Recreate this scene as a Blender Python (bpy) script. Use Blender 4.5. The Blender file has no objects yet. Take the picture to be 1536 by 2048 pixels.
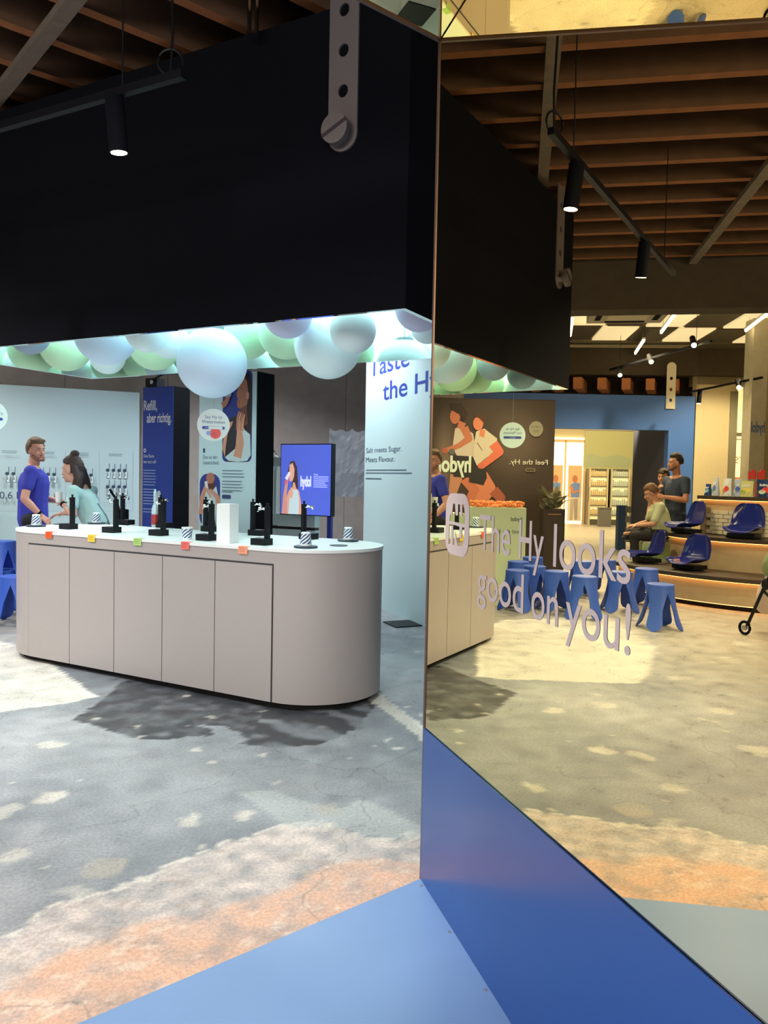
import bpy, bmesh, math, random
import numpy as np
from math import sin, cos, pi, radians as rad, sqrt, atan2
from mathutils import Vector, Matrix
random.seed(7)
S = bpy.context.scene
COL = S.collection

# ---------------------------------------------------------------- camera
F = 1554.0
pt, rl = rad(2.48), rad(1.14)
fw = Vector((0, cos(pt), -sin(pt))); rt = Vector((1, 0, 0)); up = rt.cross(fw)
rt2 = rt * cos(rl) + up * sin(rl); up2 = up * cos(rl) - rt * sin(rl)
cd = bpy.data.cameras.new('camera')
cam = bpy.data.objects.new('camera', cd); COL.objects.link(cam)
cam.matrix_world = Matrix(((rt2.x, up2.x, -fw.x, 0), (rt2.y, up2.y, -fw.y, 0), (rt2.z, up2.z, -fw.z, 1.5), (0, 0, 0, 1)))
cd.sensor_fit = 'HORIZONTAL'; cd.sensor_width = 36.0; cd.lens = 36.0 * F / 1536.0
cd.clip_start = 0.05; cd.clip_end = 200
S.camera = cam

# ---------------------------------------------------------------- world, exposure
S.view_settings.view_transform = 'Standard'; S.view_settings.look = 'None'
S.view_settings.gamma = 1.0; S.view_settings.use_curve_mapping = False
S.view_settings.exposure = 0.0
w = bpy.data.worlds.new('world'); S.world = w; w.use_nodes = True
bg = w.node_tree.nodes['Background']
bg.inputs[0].default_value = (0.90, 0.95, 1.0, 1); bg.inputs[1].default_value = 0.22
S.cycles.max_bounces = 10; S.cycles.glossy_bounces = 8; S.cycles.diffuse_bounces = 5
S.cycles.caustics_reflective = False; S.cycles.caustics_refractive = False
S.cycles.sample_clamp_indirect = 6.0

# ---------------------------------------------------------------- the mirror plane and helpers for places seen in it
MX, MY, MA = 0.168, 2.842, -15.63
md = (sin(rad(MA)), cos(rad(MA)))               # along the mirror, away from the camera
mn = (-md[1], md[0])                            # mirror normal, to the left
def V(x, y):                                    # a place known from its mirror image
    d = (x - MX) * mn[0] + (y - MY) * mn[1]
    return (x - 2 * d * mn[0], y - 2 * d * mn[1])
def VY(yaw): return 2 * MA - yaw
def dv(yaw): return (sin(rad(yaw)), cos(rad(yaw)))

def light(kind, name, loc, power, color, size=0.1, target=None, spot=60, blend=.5, size_y=None):
    l = bpy.data.lights.new(name, kind); l.energy = power; l.color = color
    if kind == 'AREA':
        l.size = size
        if size_y: l.shape = 'RECTANGLE'; l.size_y = size_y
    else: l.shadow_soft_size = size
    if kind == 'SPOT': l.spot_size = rad(spot); l.spot_blend = blend
    o = bpy.data.objects.new(name, l); COL.objects.link(o); o.location = loc
    if target is not None:
        o.rotation_euler = (Vector(target) - Vector(loc)).to_track_quat('-Z', 'Y').to_euler()
    return o
# daylight from the shopfront behind the camera, then unseen fill spots added to brighten the hall
light('AREA', 'shopfront_daylight', (-1.6, -2.2, 3.0), 300, (1.0, .93, .86), 4.0, (-1.0, 3.4, .0), size_y=1.6)
def lamp(name, x_, y_, power, color, spot=120, z_=3.98, to=None): light('SPOT', name, (x_, y_, z_), power, color, .06, to or (x_, y_, 0), spot, .6)  # added fill spot under the ceiling, no fixture belongs to it
lamp('hall_fill', -1.0, 2.1, 250, (1.0, .93, .86), 125)
lamp('hall_fill', -3.4, 3.4, 250, (.92, .96, 1.0), 125)
lamp('hall_fill', -5.6, 5.0, 300, (.96, .97, 1.0), 125)
for vx_, vy_, p_ in ((3.3, 7.2, 240), (2.2, 11.0, 260), (4.0, 13.0, 480), (4.6, 9.2, 260), (6.2, 13.6, 420), (1.8, 11.6, 120)):
    xx, yy = V(vx_, vy_); lamp('hall_fill', xx, yy, p_, (1, .97, .9), 130)
lamp('back_fill', -3.6, 10.0, 190, (.86, .96, 1.0), 130); lamp('back_fill', -1.6, 10.9, 260, (.95, .97, 1.0), 130); lamp('back_fill', .6, 11.0, 200, (.95, .97, 1.0), 130); lamp('back_fill', -1.0, 8.8, 430, (.84, .96, 1.0), 130)  # added fill, brightens the back wall and the partition
x1, y1 = V(5.8, 20); xx, yy = V(4.9, 16.4); lamp('passage_fill', xx, yy, 420, (1, .96, .86), 100, 3.1, (x1, y1, 2.3))  # unseen spot added to brighten the front of the banner
xx, yy = V(6.5, 23.5)
light('AREA', 'entrance_light', (xx, yy, 4.4), 650, (1, .96, .88), 5, (xx, yy, 0), size_y=4)

# ---------------------------------------------------------------- materials
_m = {}
def s2l(c): return tuple(((v / 255.0) / 12.92 if v / 255.0 <= 0.04045 else ((v / 255.0 + 0.055) / 1.055) ** 2.4) for v in c)
def mat(name, rgb, rough=0.5, metal=0.0, spec=0.5, noise=0.0, nscale=30.0, bump=0.0, emit=0.0, lin=False, bscale=None):
    if name in _m: return _m[name]
    m = bpy.data.materials.new(name); m.use_nodes = True
    nt = m.node_tree; b = nt.nodes['Principled BSDF']
    c = tuple(rgb) if lin else s2l(rgb)
    b.inputs['Base Color'].default_value = c + (1,)
    b.inputs['Roughness'].default_value = rough; b.inputs['Metallic'].default_value = metal
    b.inputs['Specular IOR Level'].default_value = spec
    if noise or bump:
        tc = nt.nodes.new('ShaderNodeTexCoord'); n = nt.nodes.new('ShaderNodeTexNoise')
        n.inputs['Scale'].default_value = nscale; n.inputs['Detail'].default_value = 6
        nt.links.new(tc.outputs['Object'], n.inputs['Vector'])
        if noise:
            mx = nt.nodes.new('ShaderNodeMix'); mx.data_type = 'RGBA'
            mx.inputs[6].default_value = tuple(v * (1 - noise) for v in c) + (1,)
            mx.inputs[7].default_value = tuple(min(1, v * (1 + noise)) for v in c) + (1,)
            nt.links.new(n.outputs[0], mx.inputs[0]); nt.links.new(mx.outputs[2], b.inputs['Base Color'])
        if bump:
            bp = nt.nodes.new('ShaderNodeBump'); bp.inputs['Strength'].default_value = bump; bp.inputs['Distance'].default_value = .01
            nt.links.new(n.outputs[0], bp.inputs['Height']); nt.links.new(bp.outputs[0], b.inputs['Normal'])
    if emit:
        b.inputs['Emission Color'].default_value = c + (1,); b.inputs['Emission Strength'].default_value = emit
    _m[name] = m; return m

def print_mat(name='print', emit=0.0, rough=.5):   # flat print: colour carried by the faces of the printed artwork
    if name in _m: return _m[name]
    m = bpy.data.materials.new(name); m.use_nodes = True; nt = m.node_tree; b = nt.nodes['Principled BSDF']
    a = nt.nodes.new('ShaderNodeVertexColor'); a.layer_name = 'Col'
    nt.links.new(a.outputs[0], b.inputs['Base Color']); b.inputs['Roughness'].default_value = rough
    if emit:
        nt.links.new(a.outputs[0], b.inputs['Emission Color']); b.inputs['Emission Strength'].default_value = emit
    _m[name] = m; return m

def mirror_mat():
    m = bpy.data.materials.new('gold_mirror'); m.use_nodes = True; nt = m.node_tree; b = nt.nodes['Principled BSDF']
    b.inputs['Base Color'].default_value = (0.90, 0.75, 0.44, 1); b.inputs['Metallic'].default_value = 1; b.inputs['Roughness'].default_value = 0.0
    b.inputs['Specular Tint'].default_value = (1, .95, .8, 1)
    return m
GOLD = mirror_mat()

def stripe_mat():
    m = bpy.data.materials.new('striped_paper'); m.use_nodes = True; nt = m.node_tree; b = nt.nodes['Principled BSDF']
    tc = nt.nodes.new('ShaderNodeTexCoord'); sx = nt.nodes.new('ShaderNodeSeparateXYZ'); nt.links.new(tc.outputs['Object'], sx.inputs[0])
    def mth(op, a, bb=None):
        n = nt.nodes.new('ShaderNodeMath'); n.operation = op
        for i, v in enumerate((a, bb)):
            if v is None: continue
            if isinstance(v, (int, float)): n.inputs[i].default_value = v
            else: nt.links.new(v, n.inputs[i])
        return n.outputs[0]
    an = mth('ARCTAN2', sx.outputs[1], sx.outputs[0])
    ph = mth('ADD', mth('MULTIPLY', an, 7.0), mth('MULTIPLY', sx.outputs[2], -260.0))
    k = mth('GREATER_THAN', mth('SINE', ph), 0.0)
    zin = mth('MULTIPLY', mth('GREATER_THAN', sx.outputs[2], 0.012), mth('LESS_THAN', sx.outputs[2], 0.078))
    k = mth('MULTIPLY', k, zin)
    mx = nt.nodes.new('ShaderNodeMix'); mx.data_type = 'RGBA'
    mx.inputs[6].default_value = s2l((225, 232, 235)) + (1,); mx.inputs[7].default_value = s2l((42, 62, 110)) + (1,)
    nt.links.new(k, mx.inputs[0]); nt.links.new(mx.outputs[2], b.inputs['Base Color']); b.inputs['Roughness'].default_value = .6
    return m

# ---------------------------------------------------------------- mesh building
class MB:
    def __init__(s): s.v = []; s.f = []; s.mi = []; s.c = []; s.k = 0; s.col = None
    def add(s, vs, fs, M=None):
        o = len(s.v)
        for p in vs: s.v.append(tuple(M @ Vector(p)) if M is not None else tuple(p))
        for f in fs: s.f.append(tuple(i + o for i in f)); s.mi.append(s.k); s.c.append(s.col)
        return s
    def box(s, c, d, rz=0.0, M=None):
        hx, hy, hz = d[0] / 2, d[1] / 2, d[2] / 2
        vs = [(x * hx, y * hy, z * hz) for x in (-1, 1) for y in (-1, 1) for z in (-1, 1)]
        T = Matrix.Translation(c) @ Matrix.Rotation(rz, 4, 'Z')
        if M is not None: T = M @ T
        return s.add(vs, [(0, 1, 3, 2), (4, 6, 7, 5), (0, 4, 5, 1), (2, 3, 7, 6), (0, 2, 6, 4), (1, 5, 7, 3)], T)
    def prism(s, poly, z0, z1, caps=True):
        n = len(poly)
        vs = [(p[0], p[1], z0) for p in poly] + [(p[0], p[1], z1) for p in poly]
        fs = [(i, (i + 1) % n, n + (i + 1) % n, n + i) for i in range(n)]
        if caps: fs += [tuple(range(n - 1, -1, -1)), tuple(range(n, 2 * n))]
        return s.add(vs, fs)
    def frus(s, p0, p1, r0, r1, n=16, caps=True):
        p0 = Vector(p0); p1 = Vector(p1); a = (p1 - p0).normalized()
        u = a.orthogonal().normalized(); w_ = a.cross(u)
        vs = []
        for p, r in ((p0, r0), (p1, r1)):
            for i in range(n):
                t = 2 * pi * i / n; vs.append(tuple(p + (u * cos(t) + w_ * sin(t)) * r))
        fs = [(i, (i + 1) % n, n + (i + 1) % n, n + i) for i in range(n)]
        if caps: fs += [tuple(range(n - 1, -1, -1)), tuple(range(n, 2 * n))]
        return s.add(vs, fs)
    def lathe(s, prof, n=24, c=(0, 0, 0)):
        vs = []; fs = []
        for r, z in prof:
            for i in range(n): vs.append((c[0] + r * cos(2 * pi * i / n), c[1] + r * sin(2 * pi * i / n), c[2] + z))
        for j in range(len(prof) - 1):
            for i in range(n):
                a = j * n + i; b = j * n + (i + 1) % n; fs.append((a, b, b + n, a + n))
        fs.append(tuple(range(n - 1, -1, -1))); k = (len(prof) - 1) * n; fs.append(tuple(range(k, k + n)))
        return s.add(vs, fs)
    def ell(s, c, r, rot=None, n=16, m=10):
        if isinstance(r, (int, float)): r = (r, r, r)
        vs = [(0, 0, r[2])]
        for j in range(1, m):
            a = pi * j / m
            for i in range(n): t = 2 * pi * i / n; vs.append((r[0] * sin(a) * cos(t), r[1] * sin(a) * sin(t), r[2] * cos(a)))
        vs.append((0, 0, -r[2])); fs = []
        for i in range(n): fs.append((0, 1 + i, 1 + (i + 1) % n))
        for j in range(m - 2):
            for i in range(n):
                a = 1 + j * n + i; b = 1 + j * n + (i + 1) % n; fs.append((a, a + n, b + n, b))
        L = len(vs) - 1; k = 1 + (m - 2) * n
        for i in range(n): fs.append((k + i, L, k + (i + 1) % n))
        T = Matrix.Translation(c)
        if rot is not None: T = T @ rot
        return s.add(vs, fs, T)
    def cap(s, p0, p1, r0, r1=None, n=12):
        if r1 is None: r1 = r0
        p0 = Vector(p0); p1 = Vector(p1); d = p1 - p0
        if d.length < 1e-6: return s.ell(p0, r0, n=n, m=8)
        a = d.normalized(); u = a.orthogonal().normalized(); w_ = a.cross(u)
        rings = []
        for k in range(1, 4):
            t = pi / 2 * (1 - k / 3.0); rings.append((p0 - a * r0 * sin(t), r0 * cos(t)))
        for k in range(0, 3):
            t = pi / 2 * (k / 3.0); rings.append((p1 + a * r1 * sin(t), r1 * cos(t)))
        vs = [tuple(p0 - a * r0)]
        for p, r in rings:
            for i in range(n): t = 2 * pi * i / n; vs.append(tuple(p + (u * cos(t) + w_ * sin(t)) * r))
        vs.append(tuple(p1 + a * r1)); fs = []
        for i in range(n): fs.append((0, 1 + (i + 1) % n, 1 + i))
        R = len(rings)
        for j in range(R - 1):
            for i in range(n):
                A = 1 + j * n + i; B = 1 + j * n + (i + 1) % n; fs.append((A, B, B + n, A + n))
        L = len(vs) - 1; k = 1 + (R - 1) * n
        for i in range(n): fs.append((k + i, k + (i + 1) % n, L))
        return s.add(vs, fs)
    def tube(s, pts, r, n=8):
        P = [Vector(p) for p in pts]; vs = []; fs = []
        for i, p in enumerate(P):
            a = (P[min(i + 1, len(P) - 1)] - P[max(i - 1, 0)]).normalized()
            ref = Vector((0, 0, 1)) if abs(a.z) < .9 else Vector((1, 0, 0))
            u = a.cross(ref).normalized(); w_ = a.cross(u)
            for k in range(n): t = 2 * pi * k / n; vs.append(tuple(p + (u * cos(t) + w_ * sin(t)) * r))
        for i in range(len(P) - 1):
            for k in range(n): a = i * n + k; b = i * n + (k + 1) % n; fs.append((a, b, b + n, a + n))
        fs.append(tuple(range(n - 1, -1, -1))); q = (len(P) - 1) * n; fs.append(tuple(range(q, q + n)))
        return s.add(vs, fs)
    def mesh(s, name, mats=(), smooth=False):
        me = bpy.data.meshes.new(name); me.from_pydata(s.v, [], s.f)
        for m in mats: me.materials.append(m)
        if len(mats) > 1: me.polygons.foreach_set('material_index', s.mi)
        if any(c is not None for c in s.c):
            at = me.color_attributes.new('Col', 'FLOAT_COLOR', 'CORNER'); k = 0
            for f, c in zip(s.f, s.c):
                lc = s2l(c if c is not None else (128, 128, 128)) + (1,)
                for _ in f: at.data[k].color = lc; k += 1
        bm = bmesh.new(); bm.from_mesh(me); bmesh.ops.recalc_face_normals(bm, faces=bm.faces); bm.to_mesh(me); bm.free()
        if smooth: smoothen(me, smooth)
        return me
    def build(s, name, mats, parent=None, smooth=False, label=None, loc=None, rz=0, **tags):
        if not isinstance(mats, (list, tuple)): mats = (mats,)
        o = bpy.data.objects.new(name, s.mesh(name, mats, smooth)); COL.objects.link(o)
        if parent is not None: o.parent = parent
        if loc is not None: o.location = loc
        o.rotation_euler.z = rz
        if label: o['label'] = label
        for k, v in tags.items(): o[k] = v
        return o
def smoothen(me, ang=True):
    me.polygons.foreach_set('use_smooth', [True] * len(me.polygons))
    if ang is not True: me.set_sharp_from_angle(angle=rad(ang))
def obj(name, me, parent=None, loc=None, rz=0, label=None, **tags):
    o = bpy.data.objects.new(name, me); COL.objects.link(o)
    if parent is not None: o.parent = parent
    if loc is not None: o.location = loc
    o.rotation_euler.z = rz
    if label: o['label'] = label
    for k, v in tags.items(): o[k] = v
    return o
def thing(name, label, cat, loc=(0, 0, 0), yaw=None, rz=0, group=None):   # yaw: heading of the local +Y axis
    o = bpy.data.objects.new(name, None); COL.objects.link(o); o.empty_display_size = .1
    o.location = loc; o.rotation_euler.z = -rad(yaw) if yaw is not None else rz
    o['label'] = label; o['category'] = cat
    if group: o['group'] = group
    return o
def copy_tree(o, parent=None):
    c = o.copy(); COL.objects.link(c)
    if parent is not None: c.parent = parent
    for ch in list(o.children): copy_tree(ch, c)
    return c
def link_matrix(o):  # yaw frame helper
    return o

def text(body, h=None, width=None, at=(0, 0), bold=0.0, align='LEFT', sp=1.0):
    """flat lettering as (verts, faces) in a plane, scaled to cap height h and, if given, total width"""
    c = bpy.data.curves.new('lettering', 'FONT'); c.body = body; c.size = 1; c.offset = bold; c.space_line = sp
    c.align_x = align
    o = bpy.data.objects.new('lettering', c); me = o.to_mesh()
    v = np.empty(len(me.vertices) * 3); me.vertices.foreach_get('co', v); v = v.reshape(-1, 3)
    fs = [tuple(p.vertices) for p in me.polygons]
    o.to_mesh_clear(); bpy.data.objects.remove(o); bpy.data.curves.remove(c)
    sc = (h / 0.729) if h else 1.0
    sx = sc
    if width and len(v): sx = width / max(1e-6, (v[:, 0].max() - v[:, 0].min()))
    x0 = v[:, 0].min() if (align == 'LEFT' and len(v)) else 0.0
    return [((a[0] - x0) * sx + at[0], a[1] * sc + at[1]) for a in v], fs

class Flat:
    """flat printed artwork on a vertical face: x to the right, y up as read from the front, layered by fractions of a millimetre"""
    def __init__(s, step=.0005): s.mb = MB(); s.y = 0; s.step = step
    def lay(s, n=1): s.y -= s.step * n; return s
    def poly(s, pts, c):
        s.lay(); s.mb.col = c; s.mb.add([(p[0], s.y, p[1]) for p in pts], [tuple(range(len(pts)))]); return s
    def ell(s, cx, cy, rx, ry, c, n=24, rot=0):
        return s.poly([(cx + rx * cos(2 * pi * i / n) * cos(rot) - ry * sin(2 * pi * i / n) * sin(rot), cy + rx * cos(2 * pi * i / n) * sin(rot) + ry * sin(2 * pi * i / n) * cos(rot)) for i in range(n)], c)
    def rrect(s, x0, y0, x1, y1, r, c):
        P = []
        for cx, cy, a0 in ((x1 - r, y1 - r, 0), (x0 + r, y1 - r, 90), (x0 + r, y0 + r, 180), (x1 - r, y0 + r, 270)):
            for k in range(7): a = rad(a0 + 15 * k); P.append((cx + r * cos(a), cy + r * sin(a)))
        return s.poly(P, c)
    def line(s, p, q, wd, c):
        dx, dy = q[0] - p[0], q[1] - p[1]; L = sqrt(dx * dx + dy * dy) or 1; nx, ny = -dy / L * wd / 2, dx / L * wd / 2
        return s.poly([(p[0] + nx, p[1] + ny), (p[0] - nx, p[1] - ny), (q[0] - nx, q[1] - ny), (q[0] + nx, q[1] + ny)], c)
    def limb(s, pts, ws, c):
        for i in range(len(pts) - 1):
            p, q = pts[i], pts[i + 1]; dx, dy = q[0] - p[0], q[1] - p[1]; L = sqrt(dx * dx + dy * dy) or 1; nx, ny = -dy / L / 2, dx / L / 2
            s.poly([(p[0] + nx * ws[i], p[1] + ny * ws[i]), (p[0] - nx * ws[i], p[1] - ny * ws[i]), (q[0] - nx * ws[i + 1], q[1] - ny * ws[i + 1]), (q[0] + nx * ws[i + 1], q[1] + ny * ws[i + 1])], c)
            s.ell(q[0], q[1], ws[i + 1] / 2, ws[i + 1] / 2, c, 12)
        return s
    def text(s, body, x, y, h, c, width=None, bold=0.0, align='LEFT', sp=1.0):
        vs, fs = text(body, h, width, (x, y), bold, align, sp); s.lay(); s.mb.col = c
        s.mb.add([(a, s.y, b) for a, b in vs], fs); return s
    def block(s, x, y, wd, n, h, c, rag=.25, seed=1):     # paragraphs too small to read
        R = random.Random(seed)
        for i in range(n):
            s.poly([(x, y - i * h * 1.7), (x + wd * (1 - rag * R.random()), y - i * h * 1.7), (x + wd * (1 - rag * R.random()), y - i * h * 1.7 - h * .55), (x, y - i * h * 1.7 - h * .55)], c); s.y += s.step
        s.lay(); return s
    def build(s, name, parent, loc=(0, 0, 0), m=None, label=None, rz=0):
        me = s.mb.mesh(name, (m or print_mat(),))
        # keep every face looking to local -Y
        bm = bmesh.new(); bm.from_mesh(me)
        for f in bm.faces:
            if f.normal.y > 0: f.normal_flip()
        bm.to_mesh(me); bm.free()
        return obj(name, me, parent, loc, rz, label)

def remesh(mb, voxel, smooth=4):
    me = mb.mesh('shape'); o = bpy.data.objects.new('shape', me); COL.objects.link(o)
    r = o.modifiers.new('r', 'REMESH'); r.mode = 'VOXEL'; r.voxel_size = voxel
    if smooth:
        k = o.modifiers.new('s', 'SMOOTH'); k.factor = .5; k.iterations = smooth
    dg = bpy.context.evaluated_depsgraph_get(); out = bpy.data.meshes.new_from_object(o.evaluated_get(dg))
    bpy.data.objects.remove(o); bpy.data.meshes.remove(me); smoothen(out); return out
def vnoise(x, y, seed=0):
    x = np.asarray(x, float); y = np.asarray(y, float)
    xi = np.floor(x).astype(np.int64); yi = np.floor(y).astype(np.int64); fx = x - xi; fy = y - yi
    fx = fx * fx * (3 - 2 * fx); fy = fy * fy * (3 - 2 * fy)
    def h(a, b):
        n = (a * 374761393 + b * 668265263 + seed * 144665) & 0x7fffffff
        n = ((n ^ (n >> 13)) * 1274126177) & 0x7fffffff
        return (n & 0xffff) / 65535.0
    return (h(xi, yi) * (1 - fx) + h(xi + 1, yi) * fx) * (1 - fy) + (h(xi, yi + 1) * (1 - fx) + h(xi + 1, yi + 1) * fx) * fy
def fbm(x, y, seed=0, oct=4):
    a = 0; k = .5
    for i in range(oct): a = a + k * vnoise(x * 2 ** i, y * 2 ** i, seed + i); k *= .5
    return a / (1 - .5 ** oct)
# ================================================================ FLOOR
def inpoly(x, y, P):
    r = np.zeros(x.shape, bool); n = len(P)
    for i in range(n):
        x1, y1 = P[i]; x2, y2 = P[(i + 1) % n]
        if y1 == y2: continue
        k = ((y1 > y) != (y2 > y)) & (x < (x2 - x1) * (y - y1) / (y2 - y1) + x1); r ^= k
    return r
def axis(parts):
    out = []
    for a, b, st in parts: out += list(np.arange(a, b - 1e-6, st))
    return np.array(out + [parts[-1][1]])
gx = axis([(-24, -5, .4), (-5, -2.6, .05), (-2.6, .9, .022), (.9, 4, .4)])
gy = axis([(-3.4, 1.7, .4), (1.7, 5.4, .022), (5.4, 8, .05), (8, 24, .4)])
X, Y = np.meshgrid(gx, gy, indexing='ij')
def floor_colour(X, Y):
    pd = dv(50.38); qn = (-pd[1], pd[0])
    s = (X - MX) * pd[0] + (Y - MY) * pd[1]; q = (X - MX) * qn[0] + (Y - MY) * qn[1]
    jx = (fbm(X * 3, Y * 3, 3) - .5) * .22; jy = (fbm(X * 3, Y * 3, 9) - .5) * .22
    fine = fbm(X * 9, Y * 9, 21); big = fbm(X * .7, Y * .7, 5)
    C = np.empty(X.shape + (3,))
    grey = np.array(s2l((120, 124, 131))); grey2 = np.array(s2l((180, 181, 183))); dark = np.array(s2l((58, 60, 64)))
    cream = np.array(s2l((226, 210, 200))); peach = np.array(s2l((232, 186, 158))); pale = np.array(s2l((222, 216, 204))); spot = np.array(s2l((226, 218, 204)))
    t = np.clip((big - .33) * 1.9 + (fine - .5) * .55, 0, 1)[..., None]
    C[:] = grey * (1 - t) + grey2 * t
    # a lighter, warmer slab in the far half of the hall
    far = np.clip((Y + .25 * X - 6.3) / 2.5 + (fine - .5) * .4, 0, 1)[..., None] * .7
    farw = np.clip((-X - 2.6) / 2.0 + (fine - .5) * .5, 0, 1)[..., None] * .75
    far = np.maximum(far * (X[..., None] < -2.2), farw)
    C[:] = C * (1 - far) + np.array(s2l((186, 176, 156))) * far
    def put(mask, col, a=1.0):
        k = (mask * a)[..., None]; C[:] = C * (1 - k) + np.asarray(col) * k
    # pale patch at the left of the bar
    P = [(-4.9, 6.6), (-3.61, 6.92), (-3.16, 6.65), (-2.68, 6.13), (-2.4, 5.83), (-2.12, 5.43), (-1.9, 5.16), (-2.01, 5.02), (-2.35, 4.76), (-2.9, 4.42), (-4.0, 5.2)]
    put(inpoly(X + jx * .5, Y + jy * .5, P), pale, .85)
    edge = inpoly(X + jx * .5, Y + jy * .5, P) & ~inpoly(X + jx * .5 + .04, Y + jy * .5 + .04, P)
    put(edge, s2l((236, 230, 218)), .7)
    # dark worn area in front of the bar with streaks in it
    jx = jx + (fbm(X * 17, Y * 17, 71, 3) - .5) * .16; jy = jy + (fbm(X * 17, Y * 17, 73, 3) - .5) * .16
    P = [(-1.85, 4.65), (-1.65, 4.52), (-1.33, 4.34), (-.95, 4.41), (-.99, 4.5), (-1.16, 4.58), (-.94, 4.56), (-.74, 4.37), (-.8, 4.27), (-.55, 4.24), (-.33, 4.32), (-.12, 4.61), (-.04, 5.06), (-.09, 5.26), (-.7, 5.1), (-1.6, 5.8), (-1.85, 5.5), (-1.87, 5.05)]
    k = inpoly(X + jx * .35, Y + jy * .35, P)
    mot0 = fbm(X * 12, Y * 12, 53, 5)
    st = np.clip(.72 + .6 * np.sin(16 * (X * .5 + Y * .9) + 14 * fbm(X * 2.2, Y * 2.2, 31)), .25, 1.0)
    put(k, dark, np.where(X > -.75, np.clip(st + .12, 0, 1), np.clip(.9 + (mot0 - .5) * 1.0, .3, 1)))
    # pale stripe right of the bar
    ax, ay, bx, by = -.04, 5.27, .27, 4.52; L = sqrt((bx - ax) ** 2 + (by - ay) ** 2)
    d = ((X - ax) * (by - ay) - (Y - ay) * (bx - ax)) / L
    put((abs(d + jx * .3) < .055) & (Y < 5.4) & (Y > 4.3), pale, .75)
    # cream and terracotta bands along the blue plate
    sc = np.clip(s, -1.6, .3)
    def band(pts): xs = [p[0] for p in pts]; ys = [p[1] for p in pts]; return np.interp(sc, xs, ys)
    cg = band([(-1.6, .45), (-1.33, .5), (-1.16, .64), (-1.01, .64), (-.78, .68), (-.45, .72), (-.19, .69), (.0, .6), (.06, .4), (.15, .3)])
    pc = band([(-1.6, .3), (-1.38, .29), (-1.16, .35), (-.98, .33), (-.74, .28), (-.48, .23), (-.33, .27), (-.21, .29), (-.01, .23), (.05, .1)])
    nz = (fbm(X * 5, Y * 5, 41) - .5) * .16 + (fbm(X * 26, Y * 26, 43, 3) - .5) * .07; mot = fbm(X * 14, Y * 14, 51, 5); vein = np.abs(fbm(X * 4, Y * 9, 61, 5) - .5)
    side = (s < .25) & (q > -.4)
    fr = 1 - np.clip((q - cg + nz + .04) / .05, 0, 1)
    put(side * fr, cream, np.clip(.62 + 1.5 * (mot - .5), .1, 1)); put(side * fr * (vein < .02), s2l((170, 150, 138)), .5)
    put(side & (abs(q - cg + nz) < .012), s2l((232, 224, 212)), .7)
    # lighter grey field on the right beyond the cream band
    put((s > -.15) & (s < .3) & (q > cg + nz) & (q < cg + .42 + nz), s2l((186, 190, 188)), .55)
    fr = 1 - np.clip((q - pc + nz * .7) / .045, 0, 1)
    put(side * fr, peach, np.clip(.80 + 1.5 * (mot - .5), .15, 1)); put(side * fr * (vein < .016), s2l((248, 226, 206)), .55)
    # round filler spots
    for sx, sy, rx, ry, cc, a in [(-1.529, 3.53, .07, .1, spot, .9), (-.838, 3.314, .05, .09, spot, .75), (-.597, 3.365, .045, .05, spot, .8), (-.225, 3.44, .07, .07, s2l((176, 170, 160)), .9), (-1.025, 2.894, .075, .11, s2l((176, 168, 156)), .9),
                             (-1.403, 2.969, .08, .07, spot, .6), (-1.66, 3.36, .05, .08, spot, .6), (-1.796, 4.209, .07, .06, spot, .7), (-.999, 4.153, .03, .03, pale, .9), (.074, 4.269, .04, .025, pale, .9), (.03, 4.42, .022, .03, pale, .8), (-.2, 3.27, .035, .03, spot, .7),
                             (-1.07, 2.697, .07, .04, spot, .6), (-1.45, 4.55, .03, .03, spot, .8), (-1.05, 4.75, .03, .03, spot, .7), (-.75, 4.9, .03, .025, spot, .6), (-.35, 4.62, .03, .03, s2l((150, 150, 150)), .7), (-.5, 3.75, .03, .03, spot, .5),
                             (-2.3, 3.1, .09, .1, spot, .6), (-2.8, 3.7, .08, .09, spot, .6), (-2.2, 4.15, .07, .09, spot, .6), (-3.3, 4.4, .1, .08, spot, .6), (-3.6, 3.4, .1, .09, spot, .6), (-4.2, 4.6, .12, .1, spot, .5), (-3.0, 2.6, .1, .1, spot, .5), (-4.9, 5.0, .12, .12, spot, .5), (-1.9, 2.6, .06, .08, spot, .5)]:
        u_ = (X + jx * .45 - sx) / rx; v_ = (Y + jy * .45 - sy) / ry
        rr = u_ * u_ + v_ * v_ + (fine - .5) * 1.4
        put(np.clip((1.1 - rr) / .5, 0, 1) * np.clip(.35 + 1.3 * fbm(X * 22, Y * 22, 77), 0, 1), cc, a * .78)
    rs = np.random.RandomState(4)
    for i in range(90):
        sx, sy, r0 = rs.uniform(-5, .6), rs.uniform(2.0, 8), rs.uniform(.008, .024)
        put(((X - sx) ** 2 + ((Y - sy) * .8) ** 2 < r0 ** 2), spot if i % 9 else dark, .55)
    return np.clip(C, 0.01, .95)
FC = floor_colour(X, Y)
nx_, ny_ = X.shape
vs = np.stack([X.ravel(), Y.ravel(), np.zeros(X.size)], 1)
ii = np.arange((nx_ - 1) * (ny_ - 1)); a = ii // (ny_ - 1); b = ii % (ny_ - 1)
i0 = a * ny_ + b
fl = np.stack([i0, i0 + ny_, i0 + ny_ + 1, i0 + 1], 1)
me = bpy.data.meshes.new('floor')
me.vertices.add(len(vs)); me.vertices.foreach_set('co', vs.ravel())
me.loops.add(fl.size); me.loops.foreach_set('vertex_index', fl.ravel())
me.polygons.add(len(fl)); me.polygons.foreach_set('loop_start', np.arange(0, fl.size, 4)); me.polygons.foreach_set('loop_total', np.full(len(fl), 4))
me.update(); me.validate()
at = me.color_attributes.new('Col', 'FLOAT_COLOR', 'POINT')
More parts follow.
